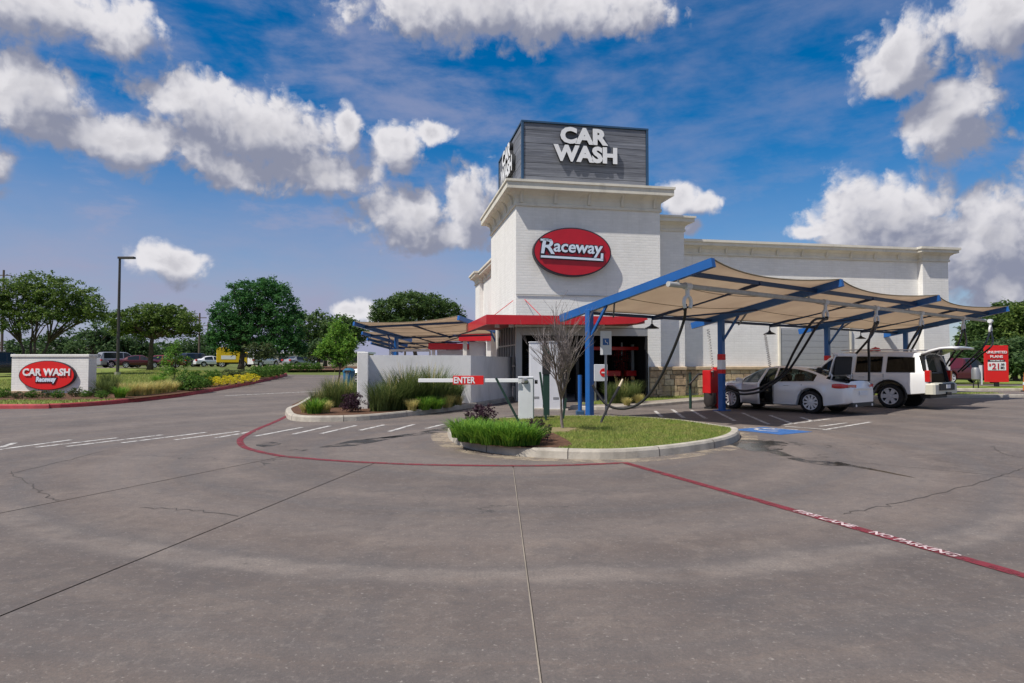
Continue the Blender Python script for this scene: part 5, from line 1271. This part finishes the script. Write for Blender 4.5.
    pv = (-2.30, 0, 1.85); e = hinge(rt, 'tailgate', pv, 'Y', R(13))
    g = MB(); prof = [(0, 0), (-.25, .045), (-.55, .055), (-.70, .03), (-.88, -.01), (-.98, -.05)]
    for (x, z) in prof: g.v += [(x, y * (1 - .06 * abs(x)), z - .03 * (abs(y) / .86) ** 2) for y in (-.86, -.5, 0, .5, .86)]
    for i in range(len(prof) - 1):
        for k in range(4): a = i * 5 + k; g.f.append((a, a + 1, a + 6, a + 5))
    solid(autosmooth(g.build('tailgate_skin', 'car_white', e), 40), .07)
    MB().bbox(-.62, -.12, -.68, .68, -.055, -.035, .005).build('tailgate_window', 'glass_far', e)
    for sd in (1, -1): MB().tube([(-2.42, sd * .78, 1.35), (-2.78, sd * .74, 1.92)], .012, 6).build('gas_strut', 'black', rt)
suv()
p = at_y(883, 351.5, 22.0)
rc = root('red_cloth', (p.x + .05, p.y + .55, 1.905), 'small crumpled red cloth on the white vehicle roof', 'cloth')
mb = MB(); mb.lathe([(.17, 0), (.16, .05), (.10, .09), (.05, .10), (0, .14)], 9); o = mb.build('cloth_fold', 'cloth_red', rc); 
for vv in o.data.vertices: vv.co += Vector((random.uniform(-.02, .02), random.uniform(-.02, .02), random.uniform(0, .03)))
# ---- cars far off in the lots
def small_car(kind, paint, name, loc, rz, label, group='cars parked beyond the lawn'):
    S = CarSpec(); S.nst = 22; S.edge = .08
    if kind == 'sedan':
        S.x0, S.x1, S.xr, S.xf, S.wr, S.ra = -2.3, 2.3, -1.35, 1.4, .32, .38
        S.top = smooth_prof([(-2.3, .7), (-2.2, .95), (-1.7, 1.02), (-1.1, 1.32), (-.3, 1.44), (.3, 1.40), (1.0, 1.05), (1.6, .95), (2.1, .8), (2.3, .55)], 3); S.belt = [(-2.3, .68), (-2.1, .9), (0, .9), (1.4, .85), (2.3, .5)]; gl = (-1.2, .9); scr = ((.35, 1.0), (-1.6, -1.0))
        S.roofw = [(-2.3, .6), (-1.6, .68), (-.3, .58), (.3, .58), (1.1, .72), (2.3, .5)]
    elif kind == 'suv':
        S.x0, S.x1, S.xr, S.xf, S.wr, S.ra = -2.3, 2.4, -1.3, 1.45, .37, .45
        S.top = smooth_prof([(-2.3, 1.3), (-2.2, 1.72), (-1.4, 1.80), (.2, 1.78), (.6, 1.6), (1.1, 1.22), (1.6, 1.12), (2.2, 1.02), (2.4, .7)], 3); S.belt = [(-2.3, 1.05), (0, 1.08), (1.4, 1.02), (2.4, .65)]; gl = (-2.0, .85); scr = ((.4, 1.1),)
        S.roofw = [(-2.3, .74), (0, .74), (.6, .74), (1.2, .8), (2.4, .55)]
    else:  # pickup
        S.x0, S.x1, S.xr, S.xf, S.wr, S.ra = -2.75, 2.75, -1.7, 1.85, .39, .47
        S.top = [(-2.75, 1.12), (-.55, 1.14), (-.50, 1.80), (.6, 1.80), (1.2, 1.25), (1.7, 1.18), (2.5, 1.05), (2.75, .7)]; S.belt = [(-2.75, 1.10), (0, 1.12), (1.4, 1.06), (2.75, .65)]; gl = (-.4, 1.0); scr = ((.6, 1.15),)
        S.roofw = [(-2.75, .85), (-.6, .85), (-.5, .74), (.6, .74), (1.3, .82), (2.75, .6)]
    S.width = [(S.x0, .75), (S.x0 + .2, .87), (-.5, .92), (1, .92), (S.x1 - .3, .83), (S.x1, .6)]; S.sill = [(S.x0, .36), (S.x1, .3)]; S.cuts = [gl[0], gl[1], -.1, 0]
    rt = root(name, loc, label, 'car', rz, group)
    def cl(x, j, sd):
        if j == 5 and gl[0] < x < gl[1] and not (-.1 < x < 0): return 'glass'
        if j in (7, 8) and any(a < x < b for a, b in scr): return 'glass'
        return 'body'
    P = car_body(S, rt, paint, cl); autosmooth(P['body'].build('body', paint, rt, fix=False), 45); autosmooth(P['glass'].build('window_glass', 'glass_far', rt, fix=False), 50)
    if kind == 'suv': MB().box(S.x0 - .015, S.x0 - .004, -.62, .62, 1.15, 1.55).build('rear_window', 'glass_far', rt)
    for sd in (1, -1):
        for x in (S.xr, S.xf): wheel(rt, x, sd * .82, S.wr, .22, sd, 5, detail=False, spoke_w=.08)
        y0, y1 = sorted((sd * .55, sd * .86)); MB().bbox(S.x0 - .02, S.x0 + .14, y0, y1, .78, .98, .01).build('tail_lamp', 'tail_red', rt); MB().bbox(S.x1 - .25, S.x1 - .04, *sorted((sd * .45, sd * .72)), .62, .76, .01).build('headlamp', 'plate', rt)
    MB().box(S.x0 + .2, S.x1 - .3, -.8, .8, .26, .42).build('underbody', 'black', rt)
    return rt
FARC = [('suv', 'car_black', 'parked_suv', 2, 370, 47, R(60), 'dark parked vehicle with red lamp at the left edge behind the monument sign'),
        ('suv', 'car_grey', 'parked_suv', 121, 367, 74, R(50), 'light grey parked vehicle right of the monument sign'),
        ('sedan', 'car_maroon', 'parked_car', 140, 367.5, 73, R(30), 'maroon parked car left of the second oak trunk'),
        ('sedan', 'car_red', 'parked_car', 163, 367, 75, R(25), 'red parked car just right of the second oak trunk'),
        ('sedan', 'car_grey', 'parked_car', 183, 366.0, 88, R(35), 'pale grey parked car behind the slender sapling'),
        ('suv', 'car_black', 'parked_suv', 198, 366.5, 86, R(60), 'black parked vehicle between sapling and yellow truck'),
        ('sedan', 'car_silver', 'parked_car', 211, 366.5, 86, R(50), 'silver parked car left of the yellow truck'),
        ('suv', 'car_silver', 'parked_suv', 262, 368, 80, R(70), 'silver parked vehicle behind the round dark tree'),
        ('sedan', 'car_grey', 'parked_car', 300, 368, 84, R(60), 'grey parked car under the edge of the round dark tree')]
for kind, paint, name, px, py, Y, rz, lab in FARC:
    a = at_y(px, py, Y); small_car(kind, paint, name, (a.x, Y, T(a.x, Y) + (.0 if Y > 66 else .15)), rz, lab)
a = at_y(357, 384, 41.5); small_car('sedan', 'car_white', 'parked_car', (a.x + 1.55, 41.5, T(a.x, 41.5)), R(-170), 'white car seen between the young tree and the wall pillar', 'cars under the left canopy')
a = at_y(972, 378, 47); small_car('pickup', 'car_maroon', 'parked_pickup', (a.x - .8, 47, .06), R(12), 'dark maroon pickup behind the price sign', 'cars right of the building')
# yellow box truck
a = at_y(228, 367, 78); yt = root('yellow_truck', (a.x, 78, T(a.x, 78)), 'bright yellow box truck left of the round dark tree', 'truck', R(20))
MB().bbox(-1.2, 1.4, -1.0, 1.0, .6, 2.35, .05).build('cargo_box', 'yellow', yt); MB().bbox(1.42, 2.2, -.95, .95, .5, 1.9, .12).build('cab', 'yellow', yt); MB().box(-.7, .9, -1.012, -1.002, .95, 1.4).build('side_panel', 'letter_white', yt); MB().box(1.6, 2.1, -.962, -.952, 1.2, 1.7).build('cab_window', 'glass_far', yt)
MB().box(-1.2, 2.1, -.8, .8, .4, .6).build('chassis', 'black', yt)
for x in (-.6, 1.7):
    for sd in (1, -1): wheel(yt, x, sd * .85, .4, .25, sd, 5, detail=False)
# far buildings
a = at_y(255, 362, 108); fb = root('pale_shop', (a.x, 108, .9), 'long low pale building far behind the round dark tree', 'building')
MB().box(0, 18, 0, 8, 0, 2.2).build('wall', 'tan_building', fb); MB().box(-.3, 18.3, -.3, 8.3, 2.2, 2.5).build('roof', 'letter_white', fb)
for k in range(6): MB().box(1 + k * 2.9, 2.6 + k * 2.9, -.03, -.005, .7, 1.7).build('window', 'glass_far', fb)
a = at_y(2, 362, 120); hb = root('grey_roof_house', (a.x, 120, .9), 'house with a low grey roof beyond the large left tree', 'house')
MB().box(0, 14, 0, 8, 0, 2.6).build('wall', 'tan_building', hb)
mb = MB(); mb.add([(-.5, -.5, 2.6), (14.5, -.5, 2.6), (14.5, 8.5, 2.6), (-.5, 8.5, 2.6), (2, 4, 4.6), (12, 4, 4.6)], [(0, 1, 5, 4), (2, 3, 4, 5), (0, 4, 3), (1, 2, 5), (3, 2, 1, 0)]); mb.build('roof', 'roof_grey', hb)
for k in range(3): MB().box(2 + k * 4, 3.6 + k * 4, -.03, -.005, .9, 2.0).build('window', 'glass_far', hb)
# ------------------------------------------------------------------ trees and plants
def leaf_cloud(lobes, count, size, seed, hollow=.55, flat=0.0):
    """leaf-sized faces through the volume of overlapping lobes, thicker near the skin"""
    rnd = random.Random(seed); mb = MB(); tot = sum((a * b * c) ** (2 / 3) for _, (a, b, c) in lobes)
    for (c, (rx, ry, rz)) in lobes:
        n = int(count * (rx * ry * rz) ** (2 / 3) / tot)
        # twigs: leaves gather in tufts
        nt_ = max(6, n // 14); clumps = []
        for q_ in range(13):
            z_ = 1 - 2 * (q_ + .5) / 13; a_ = q_ * 2.399 + rnd.random() * .7; s_ = math.sqrt(max(0, 1 - z_ * z_)); clumps.append(Vector((s_ * math.cos(a_), s_ * math.sin(a_), z_)) * rnd.uniform(.62, .86))
        for _ in range(nt_):
            while True:
                d = Vector((rnd.gauss(0, 1), rnd.gauss(0, 1), rnd.gauss(0, 1)))
                if d.length > .1: break
            d.normalize()
            if rnd.random() < .72:
                # most twigs gather in leafy clumps that stand out from the crown
                kc = clumps[rnd.randrange(len(clumps))]; cr = .36
                e_ = kc + d * cr * rnd.uniform(.75, 1.05)
                if d.z < -.35: e_ = kc + Vector((d.x, d.y, abs(d.z))) * cr * rnd.uniform(.6, 1.0)
                d = e_; r = 1.0
            else: r = hollow + (1.08 - hollow) * rnd.random() ** .6
            if rnd.random() < .08: r *= 1.13
            tc_ = Vector((c[0] + d.x * rx * r, c[1] + d.y * ry * r, c[2] + d.z * rz * r)); ts = size * rnd.uniform(1.2, 2.6)
            for _ in range(14):
                p = tc_ + Vector((rnd.gauss(0, ts * .6), rnd.gauss(0, ts * .6), rnd.gauss(0, ts * .45)))
                s = size * rnd.uniform(.6, 1.25); a = Vector((rnd.gauss(0, 1), rnd.gauss(0, 1), rnd.gauss(0, .6))).normalized(); b = a.cross(Vector((rnd.gauss(0, 1), rnd.gauss(0, 1), rnd.gauss(0, 1)))).normalized()
                o = len(mb.v); mb.v += [tuple(p - a * s), tuple(p + b * s * .45), tuple(p + a * s), tuple(p - b * s * .45)]; mb.f.append((o, o + 1, o + 2, o + 3))
    return mb
def limbs(mb, base, h0, r0, lobes, seed, wob=.25, multi=1, tips=3):
    rnd = random.Random(seed); stems = []
    for k in range(multi):
        a = 2 * math.pi * k / multi + rnd.random(); off = Vector((math.cos(a), math.sin(a), 0)) * (r0 * .9 if multi > 1 else 0)
        top = Vector((math.cos(a), math.sin(a), 0)) * (h0 * .38 if multi > 1 else h0 * .05) + Vector((0, 0, h0)); pts = []
        for i in range(6):
            t = i / 5; p = Vector(base) + off.lerp(top, t); p += Vector((rnd.gauss(0, 1), rnd.gauss(0, 1), 0)) * wob * .25 * math.sin(math.pi * t); pts.append(p)
        rr = r0 * (1 if multi == 1 else .62); mb.tube(pts, [rr * (1.25 if i == 0 else 1 - .35 * i / 5) for i in range(6)], 8); stems.append((pts[-1], rr * .65))
    for (c, rd) in lobes:
        st, r = min(stems, key=lambda s: (s[0] - Vector(c)).length)
        for _ in range(tips):
            e = Vector(c) + Vector((rnd.uniform(-.7, .7) * rd[0], rnd.uniform(-.7, .7) * rd[1], rnd.uniform(-.5, .6) * rd[2])); pts = []
            for i in range(5):
                t = i / 4; p = st.lerp(e, t); p.z += .18 * (e - st).length * math.sin(math.pi * t) * .4; p += Vector((rnd.gauss(0, 1), rnd.gauss(0, 1), rnd.gauss(0, .5))) * wob * .3 * t * (1 - t) * 3; pts.append(p)
            mb.tube(pts, [r * .75 * (1 - .8 * i / 4) for i in range(5)], 6)
def tree(name, loc, label, lobes, leaf, count, size, trunk_h, trunk_r, seed, multi=1, group=None, bark='bark', hollow=.55):
    rt = root(name, loc, label, 'tree', 0, group); mb = MB(); limbs(mb, (0, 0, -.05), trunk_h, trunk_r, lobes, seed, multi=multi); mb.build('trunk', bark, rt, smooth=True, fix=False)
    leaf_cloud(lobes, count, size, seed, hollow).build('crown', leaf, rt, fix=False); return rt
def lobes_px(rows, Y, base, depth=1.0):
    """crown lobes given by photo centre and half sizes, turned into metres at the tree's own distance"""
    out = []; rnd = random.Random(int(Y * 10) + len(rows))
    for (px, py, rx, ry) in rows:
        p = at_y(px, py, Y) - Vector(base); out.append(((p.x, p.y + rnd.uniform(-.6, .6) * depth * rx * Y / 650, p.z), (rx * Y / 650, rx * Y / 650 * depth, ry * Y / 650)))
    return out
def place(px, Y, extra=.0): x = at_y(px, 360, Y).x; return (x, Y, T(x, Y) + extra)
TG = 'trees on the lawn and beyond'
b = place(33, 50, .12); tree('oak_tree', b, 'wide spreading oak behind the monument sign at the left edge', lobes_px([(-10, 308, 26, 20), (18, 300, 24, 17), (40, 288, 24, 15), (62, 294, 24, 15), (80, 302, 18, 14), (94, 310, 14, 12), (20, 322, 24, 12), (55, 312, 22, 12), (4, 290, 20, 10), (34, 310, 22, 14), (74, 318, 16, 8), (98, 317, 9, 6)], 50, b, .9), 'leaf_oak', 26000, .11, 2.5, .2, 11, multi=4, group=TG, hollow=.35)
b = place(150, 60, .12); tree('oak_tree', b, 'second spreading oak right of the parking lamp', lobes_px([(128, 322, 18, 12), (148, 314, 20, 11), (168, 316, 20, 11), (186, 324, 14, 10), (140, 330, 18, 10), (165, 330, 18, 9), (120, 330, 10, 8), (193, 332, 8, 6)], 60, b, .9), 'leaf_oak', 20000, .12, 3.0, .26, 12, group=TG, hollow=.35)
b = place(241, 65, .12); tree('round_tree', b, 'large dense dark green round tree by the drive', lobes_px([(258, 302, 22, 24), (238, 318, 22, 26), (278, 312, 22, 26), (256, 332, 32, 22), (222, 330, 14, 18), (292, 330, 16, 22), (230, 344, 18, 10), (275, 346, 24, 10), (218, 312, 9, 10), (268, 290, 14, 12), (245, 294, 14, 14), (298, 348, 10, 8), (214, 340, 8, 12)], 65, b, .85), 'leaf_dark', 46000, .13, 2.4, .32, 13, group=TG, hollow=.3)
b = place(325, 92, .0); tree('background_tree', b, 'green tree mass just right of the round dark tree', lobes_px([(312, 328, 20, 16), (335, 330, 22, 15), (355, 336, 14, 12), (305, 345, 16, 12), (330, 348, 22, 10), (350, 330, 12, 10)], 92, b), 'leaf_mid', 13000, .24, 3.0, .3, 14, group=TG, hollow=.4)
b = place(414, 82, .0); tree('background_tree', b, 'wide green tree behind the tan canopy left of the tower', lobes_px([(392, 312, 20, 14), (412, 304, 22, 12), (432, 306, 20, 12), (448, 314, 14, 12), (412, 322, 34, 12), (380, 320, 10, 8), (458, 320, 8, 8)], 82, b), 'leaf_mid', 24000, .17, 4.0, .3, 15, group=TG, hollow=.3)
b = place(339, 34, .12); tree('young_tree', b, 'young bright green tree behind the ornamental grasses', lobes_px([(338, 342, 15, 16), (330, 352, 12, 10), (347, 352, 11, 11), (338, 330, 8, 10), (326, 344, 7, 7), (350, 342, 7, 8), (339, 362, 12, 7), (320, 352, 6, 5)], 34, b), 'leaf_bright', 9000, .07, 1.2, .06, 16, group='young trees in the beds', hollow=.15)
b = place(174, 33, .18); tree('sapling', b, 'slender light green sapling rising from the bed of pale grasses', lobes_px([(174, 352, 7, 8), (168, 362, 8, 6), (182, 362, 7, 6), (174, 371, 9, 5), (176, 344, 4, 5), (164, 375, 4, 4)], 33, b), 'leaf_bright', 1500, .065, 1.0, .03, 17, group='young trees in the beds', hollow=.2)
b = place(258, 50, .12); tree('small_olive_tree', b, 'small olive green tree left of the red kerb end', lobes_px([(252, 349, 8, 6), (266, 349, 7, 6), (259, 356, 9, 5), (270, 356, 5, 5)], 50, b), 'leaf_olive', 1600, .1, 1.2, .05, 18, multi=3, group='young trees in the beds', hollow=.3)
b = place(318, 78, .0); tree('background_tree', b, 'dark trunked tree at the far end of the drive', lobes_px([(312, 354, 12, 7), (330, 352, 14, 7), (322, 346, 12, 6)], 78, b), 'leaf_far', 2600, .2, 2.0, .25, 19, group=TG)
BG = [(20, 350, 22, 12, 95), (60, 344, 24, 16, 90), (92, 342, 22, 18, 88), (112, 346, 16, 14, 90), (135, 348, 18, 12, 92), (185, 350, 20, 10, 100), (203, 348, 14, 12, 104), (160, 352, 22, 9, 98)]
BL = ['leftmost of the low dark trees behind the parked cars', 'dark tree behind the large oak, left of the lamp', 'tall dark tree directly left of the lamp pole', 'dark tree behind the lamp pole', 'low tree between lamp and second oak', 'low distant tree right of the second oak', 'distant tree touching the round dark tree', 'low distant tree behind the second oak trunk']
for i, ((px, py, rx, ry, Y), lab) in enumerate(zip(BG, BL)):
    b = place(px, Y); tree('background_tree', b, lab, lobes_px([(px - rx * .5, py + 2, rx * .6, ry * .8), (px + rx * .5, py + 2, rx * .6, ry * .8), (px, py - ry * .3, rx * .6, ry * .8), (px, py + 6, rx, ry * .5)], Y, b), 'leaf_far', 2600, .26, 1.5, .2, 30 + i, group='low trees behind the car park')
RT = [(972, 342, 15, 22, 62, 'leaf_mid'), (1000, 326, 20, 24, 58, 'leaf_mid'), (1024, 330, 22, 28, 56, 'leaf_oak'), (985, 356, 22, 14, 55, 'leaf_far'), (1016, 356, 24, 16, 53, 'leaf_far'), (1048, 330, 26, 34, 60, 'leaf_mid'), (960, 360, 12, 10, 60, 'leaf_far')]
RL = ['green tree nearest the building end at right', 'tall green tree above the price sign', 'large oak green tree cut by the right edge', 'low dark tree directly behind the price sign', 'low dark tree at right of the price sign', 'tree mostly outside the right edge', 'small low tree between building and price sign']
for i, ((px, py, rx, ry, Y, lf), lab) in enumerate(zip(RT, RL)):
    b = place(px, Y); tree('roadside_tree', b, lab, lobes_px([(px - rx * .45, py, rx * .6, ry * .7), (px + rx * .45, py + ry * .1, rx * .6, ry * .75), (px, py - ry * .4, rx * .6, ry * .6), (px, py + ry * .55, rx * .95, ry * .6)], Y, b), lf, 9000, .17, 1.6, .2, 50 + i, group='trees along the right side')
# bare crape tree on the island
def bare_tree():
    b = at_y(562.5, 426, 13.6); rt = root('bare_tree', (b.x, 13.6, .14), 'leafless young tree with a haze of grey twigs on the island', 'tree'); rnd = random.Random(5); mb = MB(); tw = MB()
    def grow(m_, p, d, ln, r, dep):
        pts = [p]; q = p; dd = d.copy()
        for i in range(4):
            dd = (dd + Vector((rnd.gauss(0, .10), rnd.gauss(0, .10), .05))).normalized(); q = q + dd * ln / 4; pts.append(q)
        m_.tube(pts, [r * (1 - .5 * i / 4) for i in range(5)], 6 if dep < 2 else 4, cap=False)
        if dep >= 4: return
        n = (8, 5, 4, 2)[dep]
        for k in range(n):
            t = rnd.uniform(.25, 1) if dep else rnd.uniform(.75, 1); at = pts[min(4, int(t * 4))]
            ax = dd.orthogonal().normalized(); ax.rotate(Matrix.Rotation(rnd.uniform(0, 6.28), 3, dd)); nd = (dd * 1.0 + ax * (rnd.uniform(.12, .38) if dep == 0 else rnd.uniform(.2, .5))).normalized(); nd.z = max(nd.z, .45)
            grow(tw if dep >= 1 else mb, at, nd.normalized(), (rnd.uniform(.75, 1.3) if dep == 0 else ln * rnd.uniform(.5, .85)), r * .55, dep + 1)
    grow(mb, Vector((0, 0, 0)), Vector((0, 0, 1)), .85, .036, 0)
    mb.build('trunk', 'bark_grey', rt, smooth=True, fix=False); o = tw.build('twigs', 'bark_grey', rt, smooth=True, fix=False)
bare_tree()
# ---- grasses
def blades(n, h, spread, w0, seed, droop=.5, upr=.5, seg=3):
    rnd = random.Random(seed); mb = MB()
    for _ in range(n):
        a = rnd.uniform(0, 6.283); rr = spread * .28 * math.sqrt(rnd.random()); b = Vector((math.cos(a) * rr, math.sin(a) * rr, 0)); a2 = a + rnd.gauss(0, .6)
        out = Vector((math.cos(a2), math.sin(a2), 0)); hh = h * rnd.uniform(.55, 1.08); reach = spread * (.2 + .8 * rnd.random()) * droop; side = Vector((-out.y, out.x, 0)); o = len(mb.v)
        for i in range(seg + 1):
            t = i / seg; p = b + out * (reach * t ** (1.3 + upr)) + Vector((0, 0, hh * (t - .30 * droop * t ** 3))); w = w0 * (1 - t) ** .7 + .001
            mb.v += [tuple(p - side * w), tuple(p + side * w)]
        for i in range(seg): k = o + i * 2; mb.f.append((k, k + 1, k + 3, k + 2))
    return mb
GM = {}
for nm, args, mt in (('tall', (420, 1.15, 1.0, .008, 1), 'blade_dull'), ('tall2', (420, 1.0, 1.1, .008, 2), 'blade_dull'), ('lush', (260, .58, .62, .012, 3), 'blade_green'), ('lush2', (260, .52, .66, .012, 4), 'blade_green'), ('pale', (330, .6, .6, .008, 5), 'blade_yellow'), ('pale2', (330, .55, .62, .008, 6), 'blade_yellow')):
    GM[nm] = blades(*args, droop=.75 if nm.startswith('lush') else .6).mesh('grass_blades', mt, fix=False)
GM['plume'] = blades(60, 1.35, .7, .006, 9, droop=.4).mesh('seed_plumes', 'blade_yellow', fix=False)
def clump(kind, loc, sc, label, group, plume=False, sz=1.0, name='grass_clump'):
    rt = root(name, loc, label, 'plant', random.uniform(0, 6.28), group); o = obj('grass_blades', GM[kind], rt); o.scale = (sc, sc, sc * sz)
    if plume: o = obj('seed_plumes', GM['plume'], rt); o.scale = (sc, sc, sc * sz * .95)
ORD = ['first', 'second', 'third', 'fourth', 'fifth', 'sixth', 'seventh', 'eighth', 'ninth', 'tenth', 'eleventh', 'twelfth', 'thirteenth', 'fourteenth', 'fifteenth', 'sixteenth']
# tall grasses at the nose of the wall bed
for i, (px, py, k, sc, pl) in enumerate(((305, 412.5, 'pale', .55, False), (314, 413.5, 'lush', .95, False), (325, 412.5, 'pale2', .75, False), (318, 408, 'tall', .62, True), (333, 407, 'tall', .95, True), (346, 406, 'tall2', 1.0, True), (355, 405, 'tall', .9, False))):
    x, y = gp(px, py, .14); clump(k, (x, y, .13), sc, ORD[i] + ' grass clump from the left in the bed nose left of the wall pillar', 'grasses at the bed nose', pl)
for i, (px, py, k, sc, pl) in enumerate(((379, 411, 'tall', .75, False), (389, 410, 'tall2', .85, True), (400, 409, 'tall', 1.0, False), (410, 408, 'tall', 1.1, True), (421, 407.5, 'tall2', .95, False), (432, 407, 'tall', 1.1, True), (443, 406, 'tall2', 1.0, False), (452, 404.5, 'tall', .85, False), (412, 410.5, 'pale', .7, False), (424, 409.5, 'lush', .9, False), (436, 408.5, 'lush2', .85, False), (447, 407, 'pale2', .9, False), (458, 405, 'pale', .7, False))):
    x, y = gp(px, py, .14); clump(k, (x, y, .13), sc * (1.18 if k.startswith('tall') else 1), ORD[i] + ' grass clump along the front of the low white wall', 'grasses along the white wall', pl)
for i, (px, py, sc) in enumerate(((459, 437, .85), (468, 441, .95), (478, 442.5, .9), (489, 444, .95), (500, 444.5, .9), (511, 445.5, .9), (522, 445, .95), (531, 444.5, .8), (474, 434.5, .8), (490, 436, .8), (508, 437, .8), (524, 437, .75))):
    x, y = gp(px, py, .15); clump(('lush', 'lush2')[i % 2], (x, y, .145), sc * .92, ORD[i] + ' bright green liriope clump on the gate island', 'green clumps on the gate island')
for i, (px, py, k, sc) in enumerate(((613, 403, 'tall', .8), (622, 403, 'tall2', .9), (632, 402, 'tall', .85), (638, 403, 'pale', .7), (627, 405, 'pale2', .6))):
    x, y = gp(px, py, .12); clump(k, (x, y, .11), sc * .95, ORD[i] + ' grass clump before the tunnel mouth behind the signpost', 'grasses before the tunnel', i == 1)
# grasses in the sign bed
for i, (px, py, k, sc) in enumerate(((110, 393, 'tall', 1.0), (117, 392, 'pale', .9), (104, 394, 'tall2', .8), (120, 397.5, 'lush', 1.0), (128, 396, 'pale', 1.15), (137, 395.5, 'pale2', 1.2), (146, 394.5, 'pale', 1.15), (155, 393.5, 'pale2', 1.2), (164, 392.5, 'pale', 1.2), (172, 391.5, 'pale2', 1.1), (180, 390, 'tall', .8), (159, 384, 'lush2', 1.3))):
    x, y = gp(px, py, .16); clump(k, (x, y, T(x, y) + .15), sc, ORD[i] + ' grass clump right of the monument sign along the red kerb', 'grasses in the sign bed')
# ---- shrubs: leafy mounds
SM = {}
for nm, mt, n, s in (('green', 'leaf_shrub', 1500, .045), ('purple', 'leaf_purple', 2200, .035), ('yellow', 'flower_yellow', 900, .035), ('olive', 'leaf_olive', 900, .05)):
    SM[nm] = leaf_cloud([((0, 0, .32), (.42, .42, .32)), ((.2, .1, .25), (.3, .3, .25)), ((-.2, -.05, .22), (.3, .3, .22))], n, s, 77, .3).mesh('foliage', mt, fix=False)
st = MB()
for k in range(7): a = k * .9; st.tube([(0, 0, -.02), (.12 * math.cos(a), .12 * math.sin(a), .2), (.26 * math.cos(a), .26 * math.sin(a), .42)], [.012, .008, .004], 5)
STEM = st.mesh('stems', 'bark', fix=False)
def shrub(kind, loc, sc, label, group, sz=1.0):
    rt = root('shrub', loc, label, 'shrub', random.uniform(0, 6.28), group); o = obj('foliage', SM[kind], rt); o.scale = (sc, sc, sc * sz); o = obj('stems', STEM, rt); o.scale = (sc, sc, sc * sz)
for kind, px, py, sc, lab in (('purple', 482, 430, .75, 'dark purple shrub behind the bright green clumps on the island'), ('purple', 537, 441, .55, 'dark purple shrub at the right end of the green clumps'), ('purple', 352, 411.5, .75, 'purple brown shrub left of the wall pillar')):
    x, y = gp(px, py, .15); shrub(kind, (x, y, .14), sc, lab, 'purple shrubs', 1.1)
YL = ['leftmost', 'second', 'third', 'fourth', 'fifth', 'rightmost']
for i, (px, py) in enumerate(((210, 386.5), (219, 385.5), (227, 384.8), (236, 383.8), (244, 382.6), (251, 381.6))):
    x, y = gp(px, py, .16); shrub('yellow', (x, y, T(x, y) + .14), 1.15, YL[i] + ' mound of the row of yellow flowers along the red kerb', 'yellow flower mounds', .75)
GL = [(188, 390.5, 1.2), (197, 389.5, 1.1), (203, 387, 1.1), (191, 384.5, 1.3), (212, 380.5, 1.1), (228, 379.8, 1.1), (241, 379, 1.0), (256, 378.5, 1.3), (263, 377.2, 1.3), (271, 376.5, 1.4), (278, 375.4, 1.3)]
for i, (px, py, sc) in enumerate(GL):
    x, y = gp(px, py, .16); shrub('green' if i not in (5, 6) else 'olive', (x, y, T(x, y) + .14), sc, ORD[i] + ' low green shrub counted along the far red kerb bed', 'green shrubs along the kerb bed')
for i, (px, py, sc) in enumerate(((4, 397.5, .6), (18, 398.5, .45), (32, 398, .5), (46, 397.5, .45), (58, 398, .5), (76, 396.5, .6), (86, 397, .45), (95, 396.5, .6), (102, 398, .5))):
    x, y = gp(px, py, .16); shrub('olive' if i % 2 else 'green', (x, y, T(x, y) + .14), sc, ORD[i] + ' small shrub from the left in the mulch below the monument sign', 'small shrubs under the monument sign')
for i, (x, y, sc, lab) in enumerate(((23.6, 38.2, 1.5, 'round green shrub left of the small grey vacuum'), (25.4, 38.6, 1.2, 'smaller green shrub beside the small grey vacuum'))):
    shrub('green', (x, y, .12), sc, lab, 'shrubs by the price sign')
for i, px in enumerate((286, 297, 305, 315)):
    x, y = gp(px, 370.6, .14); shrub('green', (x, y + .6, T(x, y) + .12), 1.2, ORD[i] + ' shrub on the far verge at the end of the drive', 'shrubs on the far verge')
# ---- lawn blades, one mass per lawn
def inside(p, poly):
    c = False; j = len(poly) - 1
    for i in range(len(poly)):
        if (poly[i][1] > p[1]) != (poly[j][1] > p[1]) and p[0] < (poly[j][0] - poly[i][0]) * (p[1] - poly[i][1]) / (poly[j][1] - poly[i][1]) + poly[i][0]: c = not c
        j = i
    return c
def turf(name, poly, holes, n, h, z, label, w=.005):
    rnd = random.Random(3); mb = MB(); x0, x1, y0, y1 = min(p[0] for p in poly), max(p[0] for p in poly), min(p[1] for p in poly), max(p[1] for p in poly); k = 0
    while k < n:
        p = (rnd.uniform(x0, x1), rnd.uniform(y0, y1))
        k += 1
        if not inside(p, poly) or any(inside(p, q) for q in holes): continue
        a = rnd.uniform(0, 6.28); s = Vector((math.cos(a), math.sin(a), 0)) * w; b = Vector((p[0], p[1], T(*p) + z)); t = b + Vector((rnd.gauss(0, .5) * h, rnd.gauss(0, .5) * h, h * rnd.uniform(.5, 1.1)))
        o = len(mb.v); mb.v += [tuple(b - s), tuple(b + s), tuple(t)]; mb.f.append((o, o + 1, o + 2))
    o = mb.build(name, 'blade_lawn', fix=False); tag(o, label, 'grass'); o['kind'] = 'stuff'
turf('island_grass', offset_line(ISL, .2, True), [MUL1, [(.85 + (x - .85) * .8, 13.25 + (y - 13.25) * .8) for x, y in BARE]], 90000, .055, .135, 'short mown grass on the gate island')
LWP = LW + [(22.5, 30.5), (4.0, 27.6), (4.0, 25.2)]
turf('building_grass', LWP, [], 60000, .06, .115, 'mown grass strip in front of the building', .008)
turf('bank_grass', [p for p in ll if p[0] > -32] + [(-34, 62), (-32, 20.5)], [MUL2], 90000, .09, .135, 'mown grass on the left lawn', .02)
